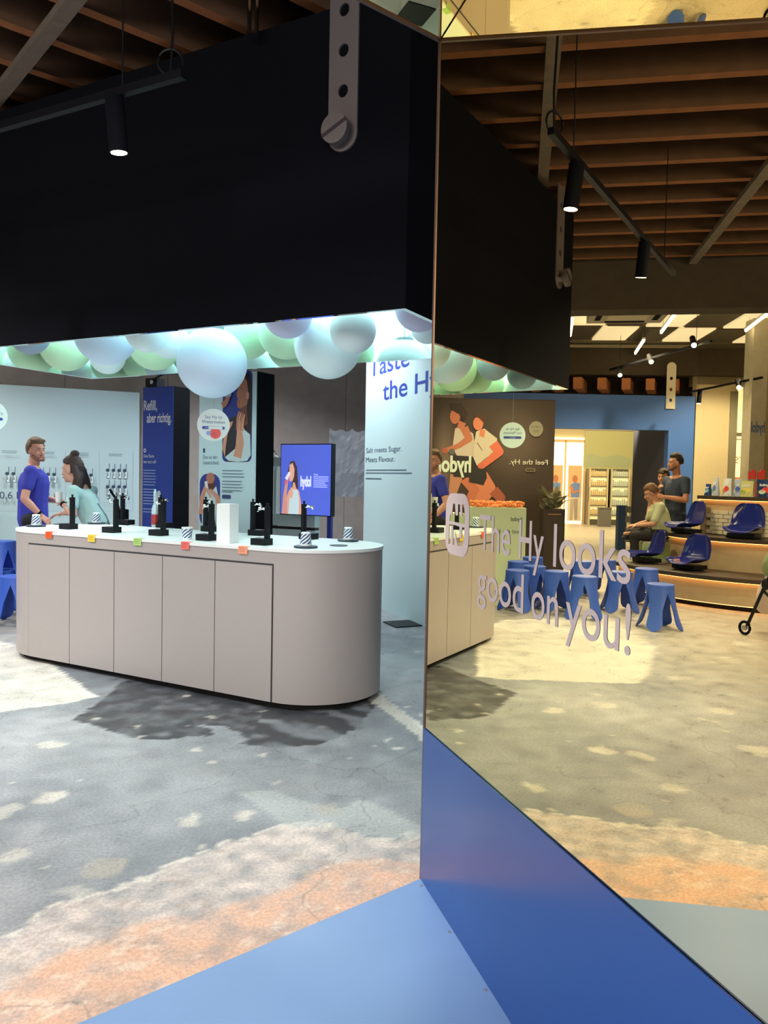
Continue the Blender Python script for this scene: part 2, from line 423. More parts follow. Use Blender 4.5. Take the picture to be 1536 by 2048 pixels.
at.data.foreach_set('color', np.concatenate([FC.reshape(-1, 3), np.ones((X.size, 1))], 1).ravel())
m = bpy.data.materials.new('worn_concrete'); m.use_nodes = True; nt = m.node_tree; bs = nt.nodes['Principled BSDF']
va = nt.nodes.new('ShaderNodeVertexColor'); va.layer_name = 'Col'
tc = nt.nodes.new('ShaderNodeTexCoord')
n1 = nt.nodes.new('ShaderNodeTexNoise'); n1.inputs['Scale'].default_value = 70; n1.inputs['Detail'].default_value = 10; n1.inputs['Roughness'].default_value = .75
n2 = nt.nodes.new('ShaderNodeTexNoise'); n2.inputs['Scale'].default_value = 6; n2.inputs['Detail'].default_value = 8
vo = nt.nodes.new('ShaderNodeTexVoronoi'); vo.feature = 'DISTANCE_TO_EDGE'; vo.inputs['Scale'].default_value = 1.1
nw = nt.nodes.new('ShaderNodeTexNoise'); nw.inputs['Scale'].default_value = 2.5; nw.inputs['Detail'].default_value = 5
ad = nt.nodes.new('ShaderNodeMix'); ad.data_type = 'VECTOR'; ad.inputs[0].default_value = .35
for n_ in (n1, n2, nw): nt.links.new(tc.outputs['Object'], n_.inputs['Vector'])
nt.links.new(tc.outputs['Object'], ad.inputs[4]); nt.links.new(nw.outputs[1], ad.inputs[5]); nt.links.new(ad.outputs[1], vo.inputs['Vector'])
r1 = nt.nodes.new('ShaderNodeMapRange'); r1.inputs[1].default_value = .25; r1.inputs[2].default_value = .75; r1.inputs[3].default_value = .55; r1.inputs[4].default_value = 1.42
nt.links.new(n1.outputs[0], r1.inputs[0])
r2 = nt.nodes.new('ShaderNodeMapRange'); r2.inputs[1].default_value = .3; r2.inputs[2].default_value = .7; r2.inputs[3].default_value = .90; r2.inputs[4].default_value = 1.08
nt.links.new(n2.outputs[0], r2.inputs[0])
r3 = nt.nodes.new('ShaderNodeMapRange'); r3.inputs[1].default_value = .0; r3.inputs[2].default_value = .006; r3.inputs[3].default_value = .72; r3.inputs[4].default_value = 1.0
nt.links.new(vo.outputs['Distance'], r3.inputs[0])
def vm(a, b):
    n_ = nt.nodes.new('ShaderNodeVectorMath'); n_.operation = 'MULTIPLY'; nt.links.new(a, n_.inputs[0]); nt.links.new(b, n_.inputs[1]); return n_.outputs[0]
nt.links.new(vm(vm(vm(va.outputs[0], r1.outputs[0]), r2.outputs[0]), r3.outputs[0]), bs.inputs['Base Color'])
r4 = nt.nodes.new('ShaderNodeMapRange'); r4.inputs[1].default_value = .3; r4.inputs[2].default_value = .7; r4.inputs[3].default_value = .24; r4.inputs[4].default_value = .55
nt.links.new(n2.outputs[0], r4.inputs[0]); nt.links.new(r4.outputs[0], bs.inputs['Roughness'])
bp = nt.nodes.new('ShaderNodeBump'); bp.inputs['Strength'].default_value = .4; bp.inputs['Distance'].default_value = .005
nt.links.new(n1.outputs[0], bp.inputs['Height']); nt.links.new(bp.outputs[0], bs.inputs['Normal'])
me.materials.append(m)
o = bpy.data.objects.new('floor', me); COL.objects.link(o); o['kind'] = 'structure'; o['label'] = 'patched worn concrete floor in grey, cream and terracotta'

# ================================================================ shared materials
M_black = mat('black_matt', (7, 9, 17), .9, 0, .15, noise=.2)
M_blackm = mat('black_metal', (17, 19, 24), .45, .2, .3)
M_grey = mat('warm_grey_laminate', (167, 160, 158), .42, noise=.04, nscale=120)
M_white = mat('white_laminate', (232, 236, 236), .35)
M_steel = mat('brushed_steel', (176, 168, 168), .38, .75, noise=.08, nscale=90)
M_chrome = mat('chrome', (215, 218, 220), .12, 1.0)
M_conc = mat('brown_concrete', (150, 142, 138), .7, noise=.22, nscale=5, bump=.25)
M_joist_lit = mat('lit_joist_wood', (142, 88, 50), .75, noise=.35, nscale=9, bump=.3)
M_joist_shaded = mat('shaded_joist_wood', (92, 66, 46), .85, noise=.35, nscale=7, bump=.3)
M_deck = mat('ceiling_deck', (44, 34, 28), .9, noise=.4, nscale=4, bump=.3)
M_cement = mat('rough_cement', (118, 106, 94), .9, noise=.3, nscale=14, bump=.5)
M_blue = mat('blue_plate_paint', (126, 158, 206), .38, .0, .55, noise=.05, nscale=6)
M_band = mat('deep_blue_band', (34, 80, 156), .22, .0, .6)
M_navy = mat('blue_plastic', (38, 62, 176), .32, 0, .5)

# ================================================================ BOOTH: plate, mirror wall, mirrored ceiling
pd = dv(50.38)
def mp(s_): return (MX - md[0] * s_, MY - md[1] * s_)      # point on the mirror line, s_ metres towards the camera
P0 = (MX - .012 * mn[0] * 0, MY); Pl = (MX - pd[0] * 3.2, MY - pd[1] * 3.2)
poly = [P0, Pl, (Pl[0] + .9, Pl[1] - 2.4), mp(4.2)]
t = thing('floor_plate', 'large blue painted base plate on the floor in the foreground', 'base plate', (0, 0, 0))
MB().prism(poly, .0, .010).build('plate', M_blue, t)
mb = MB()
for s_ in (.05, .35, .65, .95, 1.25):
    x_, y_ = mp(s_); x_ += mn[0] * .02; y_ += mn[1] * .02
    mb = MB(); mb.frus((x_, y_, .009), (x_, y_, .0125), .006, .005, 10); mb.build('screw', M_steel, t)
# mirror
ZT = 3.066
t = thing('mirror_panel', 'tall gold tinted mirror wall panel with a blue band at its foot', 'mirror', (MX, MY, 0))
bk = .02
def off(p, d): return (p[0] - MX + mn[0] * d, p[1] - MY + mn[1] * d)
MB().prism([off(mp(0), 0), off(mp(4.2), 0), off(mp(4.2), -bk), off(mp(0), -bk)], .011, ZT - .004).build('glass', GOLD, t)
mb = MB(); mb.prism([off(mp(-.016), .003), off(mp(0), .003), off(mp(0), -bk - .004), off(mp(-.016), -bk - .004)], 0, ZT + .01); mb.build('edge_trim', mat('bronze_edge', (104, 84, 78), .35, .6), t)
mb = MB()
A_, B_ = off(mp(0), .0015), off(mp(4.2), .0015); A2, B2 = off(mp(0), .006), off(mp(4.2), .006)
vs = [(A_[0], A_[1], .011), (B_[0], B_[1], .011), (B_[0], B_[1], .73), (A_[0], A_[1], .578), (A2[0], A2[1], .011), (B2[0], B2[1], .011), (B2[0], B2[1], .73), (A2[0], A2[1], .578)]
mb.add(vs, [(0, 1, 2, 3), (7, 6, 5, 4), (0, 4, 5, 1), (3, 2, 6, 7), (0, 3, 7, 4), (1, 5, 6, 2)]); mb.build('blue_band', M_band, t, label='deep blue band along the foot of the mirror')
# lettering on the mirror: local x runs towards the camera
M_letter = mat('frosted_vinyl', (206, 190, 188), .6)
def on_mirror(body, s0, z0, h, width, name, bold=0):
    vs, fs = text(body, h, width, (0, 0), bold)
    mb = MB(); mb.add([(-md[0] * (s0 + a) + mn[0] * .0008, -md[1] * (s0 + a) + mn[1] * .0008, z0 + b_) for a, b_ in vs], fs); mb.build(name, M_letter, t)
for wd_, s0_, z0_, wid_ in (('The', .472, 1.290, .225), ('Hy', .752, 1.290, .145), ('looks', .950, 1.290, .335), ('good', .468, 1.143, .322), ('on', .838, 1.143, .145), ('you!', 1.020, 1.143, .272)):
    on_mirror(wd_, s0_, z0_, .112, wid_, 'lettering', .004)
# rounded badge with the cut-out monogram
def rr(x0, y0, x1, y1, r, n=6):
    P = []
    for cx, cy, a0 in ((x1 - r, y1 - r, 0), (x0 + r, y1 - r, 90), (x0 + r, y0 + r, 180), (x1 - r, y0 + r, 270)):
        for k in range(n + 1): a = rad(a0 + 90 * k / n); P.append((cx + r * cos(a), cy + r * sin(a)))
    return P
bm = bmesh.new()
def loop(P):
    v_ = [bm.verts.new((p[0], p[1], 0)) for p in P]; return [bm.edges.new((v_[i], v_[(i + 1) % len(v_)])) for i in range(len(v_))]
ed = loop(rr(.171, 1.249, .387, 1.455, .058))
bx0, bz0 = .205, 1.282
for P in ([(0, 0), (.018, 0), (.022, .062), (.040, .066), (.040, 0), (.058, 0), (.058, .046), (.088, 0), (.128, .004), (.14, .02), (.142, .064), (.122, .064), (.12, .03), (.10, .022), (.098, .064), (.074, .066), (.004, .068)],
          [(.004, .078), (.142, .076), (.144, .098), (.134, .138), (.118, .138), (.122, .1), (.102, .1), (.098, .138), (.082, .138), (.082, .1), (.06, .1), (.052, .138), (.036, .138), (.026, .1), (.008, .1)]):
    ed += loop([(bx0 + p[0], bz0 + p[1]) for p in P])
bmesh.ops.triangle_fill(bm, edges=ed, use_beauty=True, use_dissolve=False)
me = bpy.data.meshes.new('badge')
for v_ in bm.verts:
    a_, b_ = v_.co.x, v_.co.y; v_.co = (-md[0] * a_ + mn[0] * .0008, -md[1] * a_ + mn[1] * .0008, b_)
bm.to_mesh(me); bm.free(); me.materials.append(M_letter); obj('badge', me, t)
# mirrored ceiling panel over the booth
t = thing('ceiling_panel', 'gold mirrored panel roofing the booth above the blue plate', 'panel', (0, 0, ZT))
MB().prism(poly, 0.002, .022).build('mirror_sheet', GOLD, t)
e0, e1_ = P0, Pl; en = (-pd[1], pd[0])
MB().prism([(e0[0], e0[1]), (e1_[0], e1_[1]), (e1_[0] + en[0] * .012, e1_[1] + en[1] * .012), (e0[0] + en[0] * .012, e0[1] + en[1] * .012)], -.004, .03).build('edge_trim', mat('bronze_edge', (104, 84, 78), .35, .6), t)

# ================================================================ CEILING (joists run along yaw 50, battens across)
jd = dv(49.0); jn = dv(-41.0)         # along the joists / across them
def JP(b_, a_): return (V(0, 0)[0] * 0 + J0[0] + jn[0] * b_ + jd[0] * a_, J0[1] + jn[1] * b_ + jd[1] * a_)
J0 = V(.338 * 4.69, 4.69)
t = bpy.data.objects.new('ceiling', None); COL.objects.link(t); t['kind'] = 'structure'; t['label'] = 'old timber joist ceiling, dark between the joists'
poly = [JP(-7, -13), JP(-7, 14), JP(4.72, 14), JP(4.72, -13)]
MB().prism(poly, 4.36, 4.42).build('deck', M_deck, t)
jl = 27.0
mbj = MB(); mbj.box((0, 0, 0), (jl, .075, .24)); jm = mbj.mesh('joist', (M_joist_lit, M_joist_shaded))
for p_ in jm.polygons: p_.material_index = 0 if p_.normal.z < -.9 else 1  # lit undersides and shaded sides of the joists put into the colour
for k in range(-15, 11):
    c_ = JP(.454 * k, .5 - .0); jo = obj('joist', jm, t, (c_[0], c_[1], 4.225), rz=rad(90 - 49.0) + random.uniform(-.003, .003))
mbj = MB(); mbj.box((0, 0, 0), (11.6, .09, .05)); bmh = mbj.mesh('batten', (M_cement,))
# battens where the mirror shows them
for vx, vy in ((1.05, 5.3), (3.38, 8.3)):
    x_, y_ = V(vx, vy); rel = (x_ - J0[0]) * jd[0] + (y_ - J0[1]) * jd[1]
    c_ = JP(-1.1, rel); obj('batten', bmh, t, (c_[0], c_[1], 4.078), rz=rad(90 + 41.0))
# beam closing the joist bay, far bay above the seating
M_beam = mat('stained_beam', (70, 60, 48), .85, noise=.3, nscale=6, bump=.3)
mb = MB(); c_ = JP(4.9, .5); mb.box((c_[0], c_[1], 3.98), (jl, .34, .86), rad(90 - 49.0)); mb.build('beam', M_beam, t)
def vbox(vx, vy, z_, d, vyaw, name, m, par, label=None):     # a block placed by its mirror image
    x_, y_ = V(vx, vy); mb = MB(); mb.box((0, 0, 0), d); return mb.build(name, m, par, loc=(x_, y_, z_), rz=-rad(VY(vyaw)), label=label)
vbox(4.5, 15.35, 3.86, (12, .3, .52), 4, 'beam', M_beam, t)
M_fb = mat('painted_deck', (150, 140, 116), .8, noise=.15)
vbox(5.0, 12.5, 4.24, (14, 5.6, .06), 6, 'deck', M_fb, t); vbox(7, 22, 4.7, (16, 13.5, .06), 4, 'deck', M_fb, t)
vbox(4.6, 15.9, 3.6, (12, .1, 1.2), 4, 'board_wall', mat('dark_loft', (52, 42, 32), .9), t)
M_pan = mat('dark_ceiling_board', (92, 84, 66), .8, noise=.2)
M_lum = mat('skylight_panel', (255, 246, 226), .5, emit=.75)
for r_ in range(3):
    for k in range(9):
        q_ = (k + r_) % 2
        vbox(1.9 + k * .66 + .1 * r_, 11.4 + 1.35 * r_, 4.19, (.60, 1.22, .04), 6, 'skylight_panel' if q_ else 'ceiling_board', M_lum if q_ else M_pan, t)
# short orange joist ends above the portal
for k in range(7):
    vbox(2.9 + k * .47, 15.5, 3.42, (.16, .8, .22), 22, 'joist', mat('loft_joist', (190, 122, 74), .7, noise=.25, nscale=9), t)

# ================================================================ BAR COUNTER
ca = -61.45; cdv = dv(ca); cp = (-cdv[1] * -1, -cdv[0]); cp = (cdv[1], -cdv[0])
PRx, PRy = -.7036, 4.9583; CL = 2.3713; CR = .473
bar = thing('bar_counter', 'long grey bar counter with rounded ends and white top', 'bar counter', (PRx, PRy, 0), rz=atan2(cdv[1], cdv[0]) + pi)
# local frame: x runs right (towards the near end), y into depth; the front face lies on y=0, x from -CL to 0
def stadium(x0, x1, r, yc, n=20):
    P = []
    for k in range(n + 1): a = -pi / 2 + pi * k / n; P.append((x1 + r * cos(a), yc + r * sin(a)))
    for k in range(n + 1): a = pi / 2 + pi * k / n; P.append((x0 + r * cos(a), yc + r * sin(a)))
    return P
MB().prism(stadium(-CL, 0, CR - .05, CR), 0.0, .05).build('plinth', mat('toe_black', (8, 8, 9), .9), bar)
MB().prism(stadium(-CL, 0, CR, CR), .042, 1.016).build('body', M_grey, bar, smooth=40)
MB().prism(stadium(-CL, 0, CR + .006, CR), 1.016, 1.036).build('top', M_white, bar, smooth=40)
MB().box((-CL / 2, -.0006, .49), (CL + .010, .0016, .897)).build('gap_shadow', mat('dark_gap', (52, 50, 52), .8), bar, label='dark joints between the doors')
dw = CL / 5
mbd = MB(); mbd.box((0, 0, 0), (dw - .007, .006, .883)); dm = mbd.mesh('door', (M_grey,))
for i in range(5): obj('door', dm, bar, (-CL + dw * (i + .5), -.004, .485))

# ================================================================ CANOPY HOOD WITH GLOBE LAMPS
ha = -62.2; hd = dv(ha); hpv = (hd[1], -hd[0])
AX, AY = .088, 3.99; LH, WH, ZH, ZHT = 4.01, 1.56, 2.365, 3.97
hood = thing('canopy_hood', 'large black box canopy hanging over the bar, bright inside', 'canopy', (AX, AY, ZH), rz=atan2(hd[1], hd[0]))
# local: x along hd (to the left-far), y = depth. depth is to the RIGHT of hd -> local -y
M_in = mat('hood_inner_mirror', (236, 244, 242), .06, 1.0)
def fascia(nm, c, d, inner):
    mb = MB(); mb.k = 0; mb.box(c, d)
    me = mb.mesh(nm, (M_black, M_in))
    for p in me.polygons:
        if p.normal.dot(Vector(inner)) > .9 : p.material_index = 1
        if p.normal.z < -.9: p.material_index = 1
    obj(nm, me, hood, label='black outer face, white inside')
hh = ZHT - ZH
fascia('front_fascia', (LH / 2, -.015, hh / 2), (LH, .03, hh), (0, -1, 0))
fascia('back_fascia', (LH / 2, -WH + .015, hh / 2), (LH, .03, hh), (0, 1, 0))
fascia('side_fascia', (.015, -WH / 2, hh / 2), (.03, WH - .06, hh), (1, 0, 0))
fascia('side_fascia', (LH - .015, -WH / 2, hh / 2), (.03, WH - .06, hh), (-1, 0, 0))
MB().box((LH / 2, -WH / 2, .82), (LH - .06, WH - .06, .02)).build('light_ceiling', mat('hood_light', (205, 246, 242), .5, emit=5.2), hood, label='glowing light ceiling inside the canopy')
MB().box((LH / 2, -WH / 2, .86), (LH - .06, WH - .06, .04)).build('lid', M_black, hood)  # unseen, added to stop the light ceiling shining up onto the joists
# perforated strap hangers with a slotted screw
def strap_mesh():
    W, Hh, n = .176, .80, 12
    bm = bmesh.new(); ed = []
    def lp(P):
        v_ = [bm.verts.new((p[0], 0, p[1])) for p in P]; return [bm.edges.new((v_[i], v_[(i + 1) % len(v_)])) for i in range(len(v_))]
    P = [(W / 2 * cos(a), W / 2 * sin(a)) for a in [pi + pi * k / 16 for k in range(17)]] + [(W / 2, Hh), (-W / 2, Hh)]
    ed += lp(P)
    for hz in (.222, .43, .636): ed += lp([(.030 * cos(2 * pi * k / 20), hz + .034 * sin(2 * pi * k / 20)) for k in range(20)])
    bmesh.ops.triangle_fill(bm, edges=ed, use_beauty=True)
    r = bmesh.ops.extrude_face_region(bm, geom=bm.faces[:]); bmesh.ops.translate(bm, verts=[e for e in r['geom'] if isinstance(e, bmesh.types.BMVert)], vec=(0, .012, 0))
    bmesh.ops.recalc_face_normals(bm, faces=bm.faces); me = bpy.data.meshes.new('strap'); bm.to_mesh(me); bm.free(); me.materials.append(M_steel); return me
SM = strap_mesh()
mb = MB(); mb.frus((0, 0, 0), (0, .05, 0), .03, .03, 20); mb.frus((0, .05, 0), (0, .085, 0), .078, .078, 28)
scm = mb.mesh('screw', (M_steel,)); smoothen(scm, 30)
mb = MB(); mb.box((0, .0856, 0), (.16, .002, .02), M=Matrix.Rotation(rad(25), 4, 'Y')); slm = mb.mesh('slot', (mat('slot_dark', (58, 48, 52), .7),))
for (x_, y_, flip, lab) in ((.385, .001, 0, 'steel strap with round holes and a big slotted screw, nearest hanger'), (LH - .385, .001, 0, 'steel strap at the far left end of the canopy front'), (.385, -WH - .001, 1, 'steel strap at the right end of the canopy back'), (LH - .385, -WH - .001, 1, 'steel strap at the left end of the canopy back')):
    so = bpy.data.objects.new('strap_hanger', None); COL.objects.link(so); so['label'] = lab; so['category'] = 'bracket'; so['group'] = 'strap hangers of the canopy'
    Mw = Matrix.Translation((AX, AY, ZH)) @ Matrix.Rotation(atan2(hd[1], hd[0]), 4, 'Z') @ Matrix.Translation((x_, y_, .935)) @ Matrix.Rotation(pi * flip, 4, 'Z')
    so.matrix_world = Mw
    obj('strap', SM, so); k = obj('screw', scm, so, (0, .012, 0)); obj('slot', slm, k)
# globes:  (x, y, z, r, colour)
GC = {'b': mat('globe_pale_blue', (190, 216, 240), .5, emit=.14), 'g': mat('globe_pale_green', (190, 232, 194), .5, emit=.12), 'w': mat('globe_white', (214, 238, 244), .5, emit=.12), 'l': mat('globe_lilac', (200, 206, 238), .5, emit=.12), 'd': mat('globe_grey_blue', (140, 164, 186), .5, emit=.06)}
GN = {'b': 'pale blue', 'g': 'pale green', 'w': 'white', 'l': 'lilac', 'd': 'grey blue'}
M_cap = mat('globe_cap', (120, 140, 150), .5, .3)
GL = [(-1.252, 5.601, 2.300, .249, 'b', 'lowest and largest pale blue globe lamp, sign hanging under it'), (-.403, 5.323, 2.397, .229, 'w', 'white globe lamp dipping below the canopy above the screen'), (-.21, 4.769, 2.394, .141, 'w', 'small white globe lamp in front near the right corner'),
      (-2.83, 6.20, 2.58, .155, 'd', 'grey blue globe lamp at the left end of the canopy'), (-2.75, 6.70, 2.585, .22, 'g', 'pale green globe lamp behind the grey blue one at left'), (-2.164, 6.025, 2.571, .240, 'b', 'wide pale blue globe lamp left of the largest one'),
      (-2.38, 6.66, 2.49, .15, 'w', 'white globe lamp below the wide pale blue one, far side'), (-1.722, 5.622, 2.531, .163, 'w', 'white globe lamp left of the largest globe, nearer one'), (-1.674, 6.0, 2.534, .15, 'w', 'white globe lamp left of the largest globe, farther one'), (-1.93, 6.50, 2.575, .215, 'g', 'pale green globe lamp left of the largest globe at the back'),
      (-1.08, 6.0, 2.59, .20, 'g', 'pale green globe lamp right behind the largest globe'), (-.73, 5.63, 2.54, .20, 'g', 'pale green globe lamp between the two big low globes'), (-.647, 5.056, 2.552, .163, 'l', 'lilac globe lamp high at the front of the canopy'),
      (.187, 4.70, 2.53, .15, 'l', 'lilac globe lamp in the right corner of the canopy'), (.255, 4.99, 2.47, .11, 'w', 'smallest white globe lamp beside the right end')]
gm = MB(); gm.ell((0, 0, 0), 1, n=40, m=24); gms = {k: gm.mesh('globe', (GC[k],), True) for k in GC}
cpm = MB(); cpm.lathe([(.33, 0), (.33, .1), (.30, .12)], 24); cpm = cpm.mesh('cap', (M_cap,), 40)
for x_, y_, z_, r_, c_, lab in GL:
    g = thing('globe_lamp', lab, 'lamp', (x_, y_, z_), group='globe lamps in the canopy')
    q = obj('globe', gms[c_], g); q.scale = (r_,) * 3
    q = obj('cap', cpm, g, (0, 0, r_ * .935)); q.scale = (r_,) * 3
    zt = ZH + .81 - z_
    if zt > r_ * 1.06: MB().frus((0, 0, r_ * 1.04), (0, 0, zt), .006, .006, 8).build('cable', M_blackm, g)
# round hanging signs
M_sign = mat('sign_white', (226, 240, 240), .5)
def disc_sign(lab, x_, y_, z_, r_, yaw, lines, hang, melon=False, group=None):
    g = thing('hanging_sign', lab, 'sign', (x_, y_, z_), yaw=yaw, group=group)
    mb = MB(); mb.frus((0, -.003, 0), (0, .003, 0), r_, r_, 48); mb.build('disc', M_sign, g)
    mb = MB(); mb.frus((0, 0, r_ - .005), (0, 0, hang), .0012, .0012, 6); mb.build('thread', mat('thread_grey', (150, 160, 165), .7), g)
    f = Flat(); f.y = -.0032
    for i, (tx, h_) in enumerate(lines): f.text(tx, 0, (.40 - .30 * i) * r_, .20 * r_, (64, 84, 140), align='CENTER')
    if melon:
        f.ell(.12 * r_, -.52 * r_, .36 * r_, .36 * r_, (226, 240, 236)).ell(.12 * r_, -.52 * r_, .34 * r_, .34 * r_, (236, 96, 96)); f.poly([(-.3 * r_, -.26 * r_), (.55 * r_, -.26 * r_), (.55 * r_, -.1 * r_), (-.3 * r_, -.1 * r_)], (226, 240, 240))
        for a_ in range(5): f.ell((.0 + .08 * (a_ % 3)) * r_, (-.5 - .1 * (a_ // 2)) * r_, .02 * r_, .03 * r_, (90, 40, 44), 8)
        f.ell(-.3 * r_, -.52 * r_, .14 * r_, .14 * r_, (150, 176, 236))
    f.build('lettering', g); f = Flat(); f.y = -.0040
    f.rrect(-.7 * r_, -.27 * r_, .7 * r_, -.09 * r_, .09 * r_, (52, 72, 168)).text('New: Sparkling Flavour' if melon else 'Explore all', 0, -.215 * r_, .075 * r_, (226, 236, 246), align='CENTER')
    f.build('pill_print', g)
disc_sign('round hanging sign about watermelon under the largest globe', -1.249, 5.656, 1.862, .116, -13, (('Say Hy to', 1), ('Watermelon', 1)), .25, True)
disc_sign('round hanging sign at the left end of the canopy', -3.22, 6.36, 1.945, .125, -34, (('Say Hy to', 1), ('our Flavours', 1)), .42)
# ================================================================ WALLS AND DISPLAY PANELS BEHIND THE BAR
def vthing(name, label, cat, vx, vy, z, vyaw, group=None):   # placed where its mirror image shows it
    x_, y_ = V(vx, vy); return thing(name, label, cat, (x_, y_, z), yaw=VY(vyaw), group=group)
wb = bpy.data.objects.new('wall_back', None); COL.objects.link(wb); wb['kind'] = 'structure'; wb['label'] = 'brown concrete back wall in tall sheets'
wb.location = (-3.75, 12.14, 0); wb.rotation_euler.z = rad(23.5)
mbp = MB(); mbp.box((0, 0, 2.3), (1.494, .1, 4.6)); pm = mbp.mesh('concrete_panel', (M_conc,))
for i in range(-2, 5): obj('concrete_panel', pm, wb, (.75 + 1.5 * i + .35, .1 + .004 * (i % 2), 0))
# grey-blue information wall
PAN = (172, 196, 206)
M_panel = mat('pale_blue_board', PAN, .6, noise=.02)
t = thing('information_wall', 'wide pale blue display wall with volume diagrams at the left', 'display wall', (-3.79, 12.0, 0), yaw=-23.5)
MB().box((-.995, .03, 1.58), (1.99, .06, 2.32)).build('board', M_panel, t)
MB().box((-.995, .03, .205), (1.99, .05, .41)).build('plinth', mat('plinth_white', (222, 230, 230), .6), t)
f = Flat(); DK = (44, 62, 84); LN = (120, 146, 160)
for cx, lab, nr, nc in ((-.335, '3.2 L', 2, 4), (-.82, '1.6 L', 1, 4), (-1.29, '1,2 L', 1, 3), (-1.79, '0,6 L', 1, 2)):
    f.text(lab, cx, 1.10, .105, DK, align='CENTER'); f.block(cx - .11, 1.79, .22, 2, .014, (84, 108, 126), seed=3)
    for r_ in range(nr):
        for c_ in range(nc):
            x_ = cx + (c_ - (nc - 1) / 2) * .082; z_ = 1.50 - r_ * .25 if nr > 1 else 1.42
            f.line((x_ + .02, z_ + .03), (x_ + .022, z_ + .14), .008, DK).ell(x_, z_ + .04, .028, .024, DK, 12).poly([(x_ - .012, z_ - .08), (x_ + .034, z_ - .086), (x_ + .038, z_ + .01), (x_ + .0, z_ + .016)], (206, 222, 228))
            f.line((x_ - .012, z_ - .08), (x_ + .034, z_ - .086), .007, DK).line((x_ + .034, z_ - .086), (x_ + .038, z_ + .01), .006, DK).line((x_ - .012, z_ - .08), (x_, z_ + .016), .006, DK).line((x_ + .008, z_ - .05), (x_ + .01, z_ - .01), .008, DK)
    f.line((cx + .24, .92), (cx + .24, 1.82), .004, LN); f.line((cx - .2, 1.05), (cx + .2, 1.05), .004, LN); f.line((cx - .24, .92), (cx + .24, .92), .003, LN)
f.build('print', t)
# "Taste the Hy" partition
M_part = mat('pale_cyan_board', (206, 230, 234), .6, noise=.02)
t = thing('text_partition', 'tall pale partition wall with large blue lettering at right', 'partition', (-.247, 9.42, 0), yaw=66.55)
MB().box((1.3, .05, 1.62), (2.6, .1, 3.24)).build('board', M_part, t)
f = Flat(); BL = (58, 78, 172); f.text('Taste', .10, 2.70, .215, BL, 1.12, bold=.012).text('the Hy', .52, 2.39, .215, BL, 1.42, bold=.012)
f.text('Salt meets Sugar.', .05, 1.80, .062, (52, 66, 100), 1.02).text('Meets Flavour.', .05, 1.69, .062, (52, 66, 100), .84)
f.block(.05, 1.60, 1.3, 2, .02, (92, 112, 134), .12, 2).block(.05, 1.50, .52, 1, .02, (70, 90, 116), .1, 5); f.build('print', t)
t = thing('foot_plate', 'thin black steel foot plate on the floor by the pale partition', 'base plate', (.36, 8.02, 0), yaw=66.55)
MB().box((0, -.16, .006), (.32, .3, .010)).build('plate', M_blackm, t)
# blue refill column
BLU = (44, 74, 168)
t = thing('banner_column', 'slim blue lightbox column with white lettering at the top', 'display column', (-2.2, 8.07, 0), yaw=28.55)
MB().box((-.215, .125, 1.205), (.43, .24, 2.41)).build('box', M_black, t); MB().box((-.215, .004, 1.205), (.428, .008, 2.405)).build('face', mat('banner_blue', BLU, .5), t)
f = Flat(); f.y = -.001; WT = (224, 232, 240)
f.text('Refill,', -.415, 2.17, .105, WT, .19, bold=.02).text('aber richtig.', -.37, 2.04, .10, WT, .345, bold=.02)
f.ell(-.395, 1.745, .018, .022, WT, 16).ell(-.395, 1.745, .008, .01, BLU, 12).text('Deine Flasche', -.41, 1.67, .036, WT, .15).text('leer statt voll?', -.41, 1.61, .036, WT, .18)
f.block(-.41, 1.54, .19, 6, .018, (150, 174, 220), .2, 3).block(-.41, 1.34, .19, 6, .018, (150, 174, 220), .25, 4).block(-.41, 1.13, .13, 2, .018, (150, 174, 220), .1, 5)
f.limb([(-.20, .95), (-.19, 1.2), (-.185, 1.3)], (.07, .06, .05), (206, 222, 232)); f.build('print', t)
t = thing('projector', 'black projector sitting on top of the blue column', 'projector', (-2.45, 8.28, 2.41), yaw=28.55)
MB().box((0, 0, .05), (.16, .12, .09)).build('housing', M_blackm, t); mb = MB(); mb.frus((.03, -.06, .05), (.03, -.085, .05), .025, .022, 14); mb.build('lens', M_chrome, t)
mb = MB(); mb.frus((.12, 0, .14), (.22, 0, .165), .014, .014, 10); mb.frus((.0, 0, .10), (.12, 0, .14), .008, .008, 8); mb.build('arm', M_blackm, t)
# poster column with the two photographs
t = thing('poster_column', 'broad pale column with printed photographs of a drinking woman', 'display column', (-1.13, 6.8, 0), yaw=28.55)
MB().box((-.325, .133, 1.205), (.65, .25, 2.41)).build('box', M_black, t); MB().box((-.325, .004, 1.205), (.648, .008, 2.405)).build('face', mat('poster_white', (192, 212, 220), .55), t)
f = Flat(); f.y = -.001; SK = (176, 112, 92); SK2 = (206, 144, 120); HR = (46, 30, 32); PB = (46, 56, 132)
f.rrect(-.375, 1.62, -.045, 2.42, .05, PB)
f.poly([(-.375, 1.70), (-.31, 1.62), (-.30, 1.62), (-.16, 1.62), (-.10, 1.63), (-.06, 1.66), (-.05, 1.9), (-.12, 2.05), (-.25, 2.02), (-.36, 1.98), (-.372, 1.86)], (46, 40, 48))
f.poly([(-.14, 1.9), (-.05, 1.9), (-.048, 2.3), (-.08, 2.395), (-.13, 2.40), (-.17, 2.34), (-.12, 2.2)], HR)
f.poly([(-.19, 2.35), (-.15, 2.38), (-.105, 2.33), (-.085, 2.2), (-.10, 2.12), (-.15, 2.08), (-.205, 2.10), (-.215, 2.15), (-.20, 2.175), (-.222, 2.215), (-.205, 2.25)], SK)
f.ell(-.095, 2.2, .018, .035, SK2, 12).poly([(-.19, 2.268), (-.155, 2.272), (-.155, 2.262)], HR).poly([(-.2, 2.15), (-.185, 2.16), (-.186, 2.14)], (140, 60, 60))
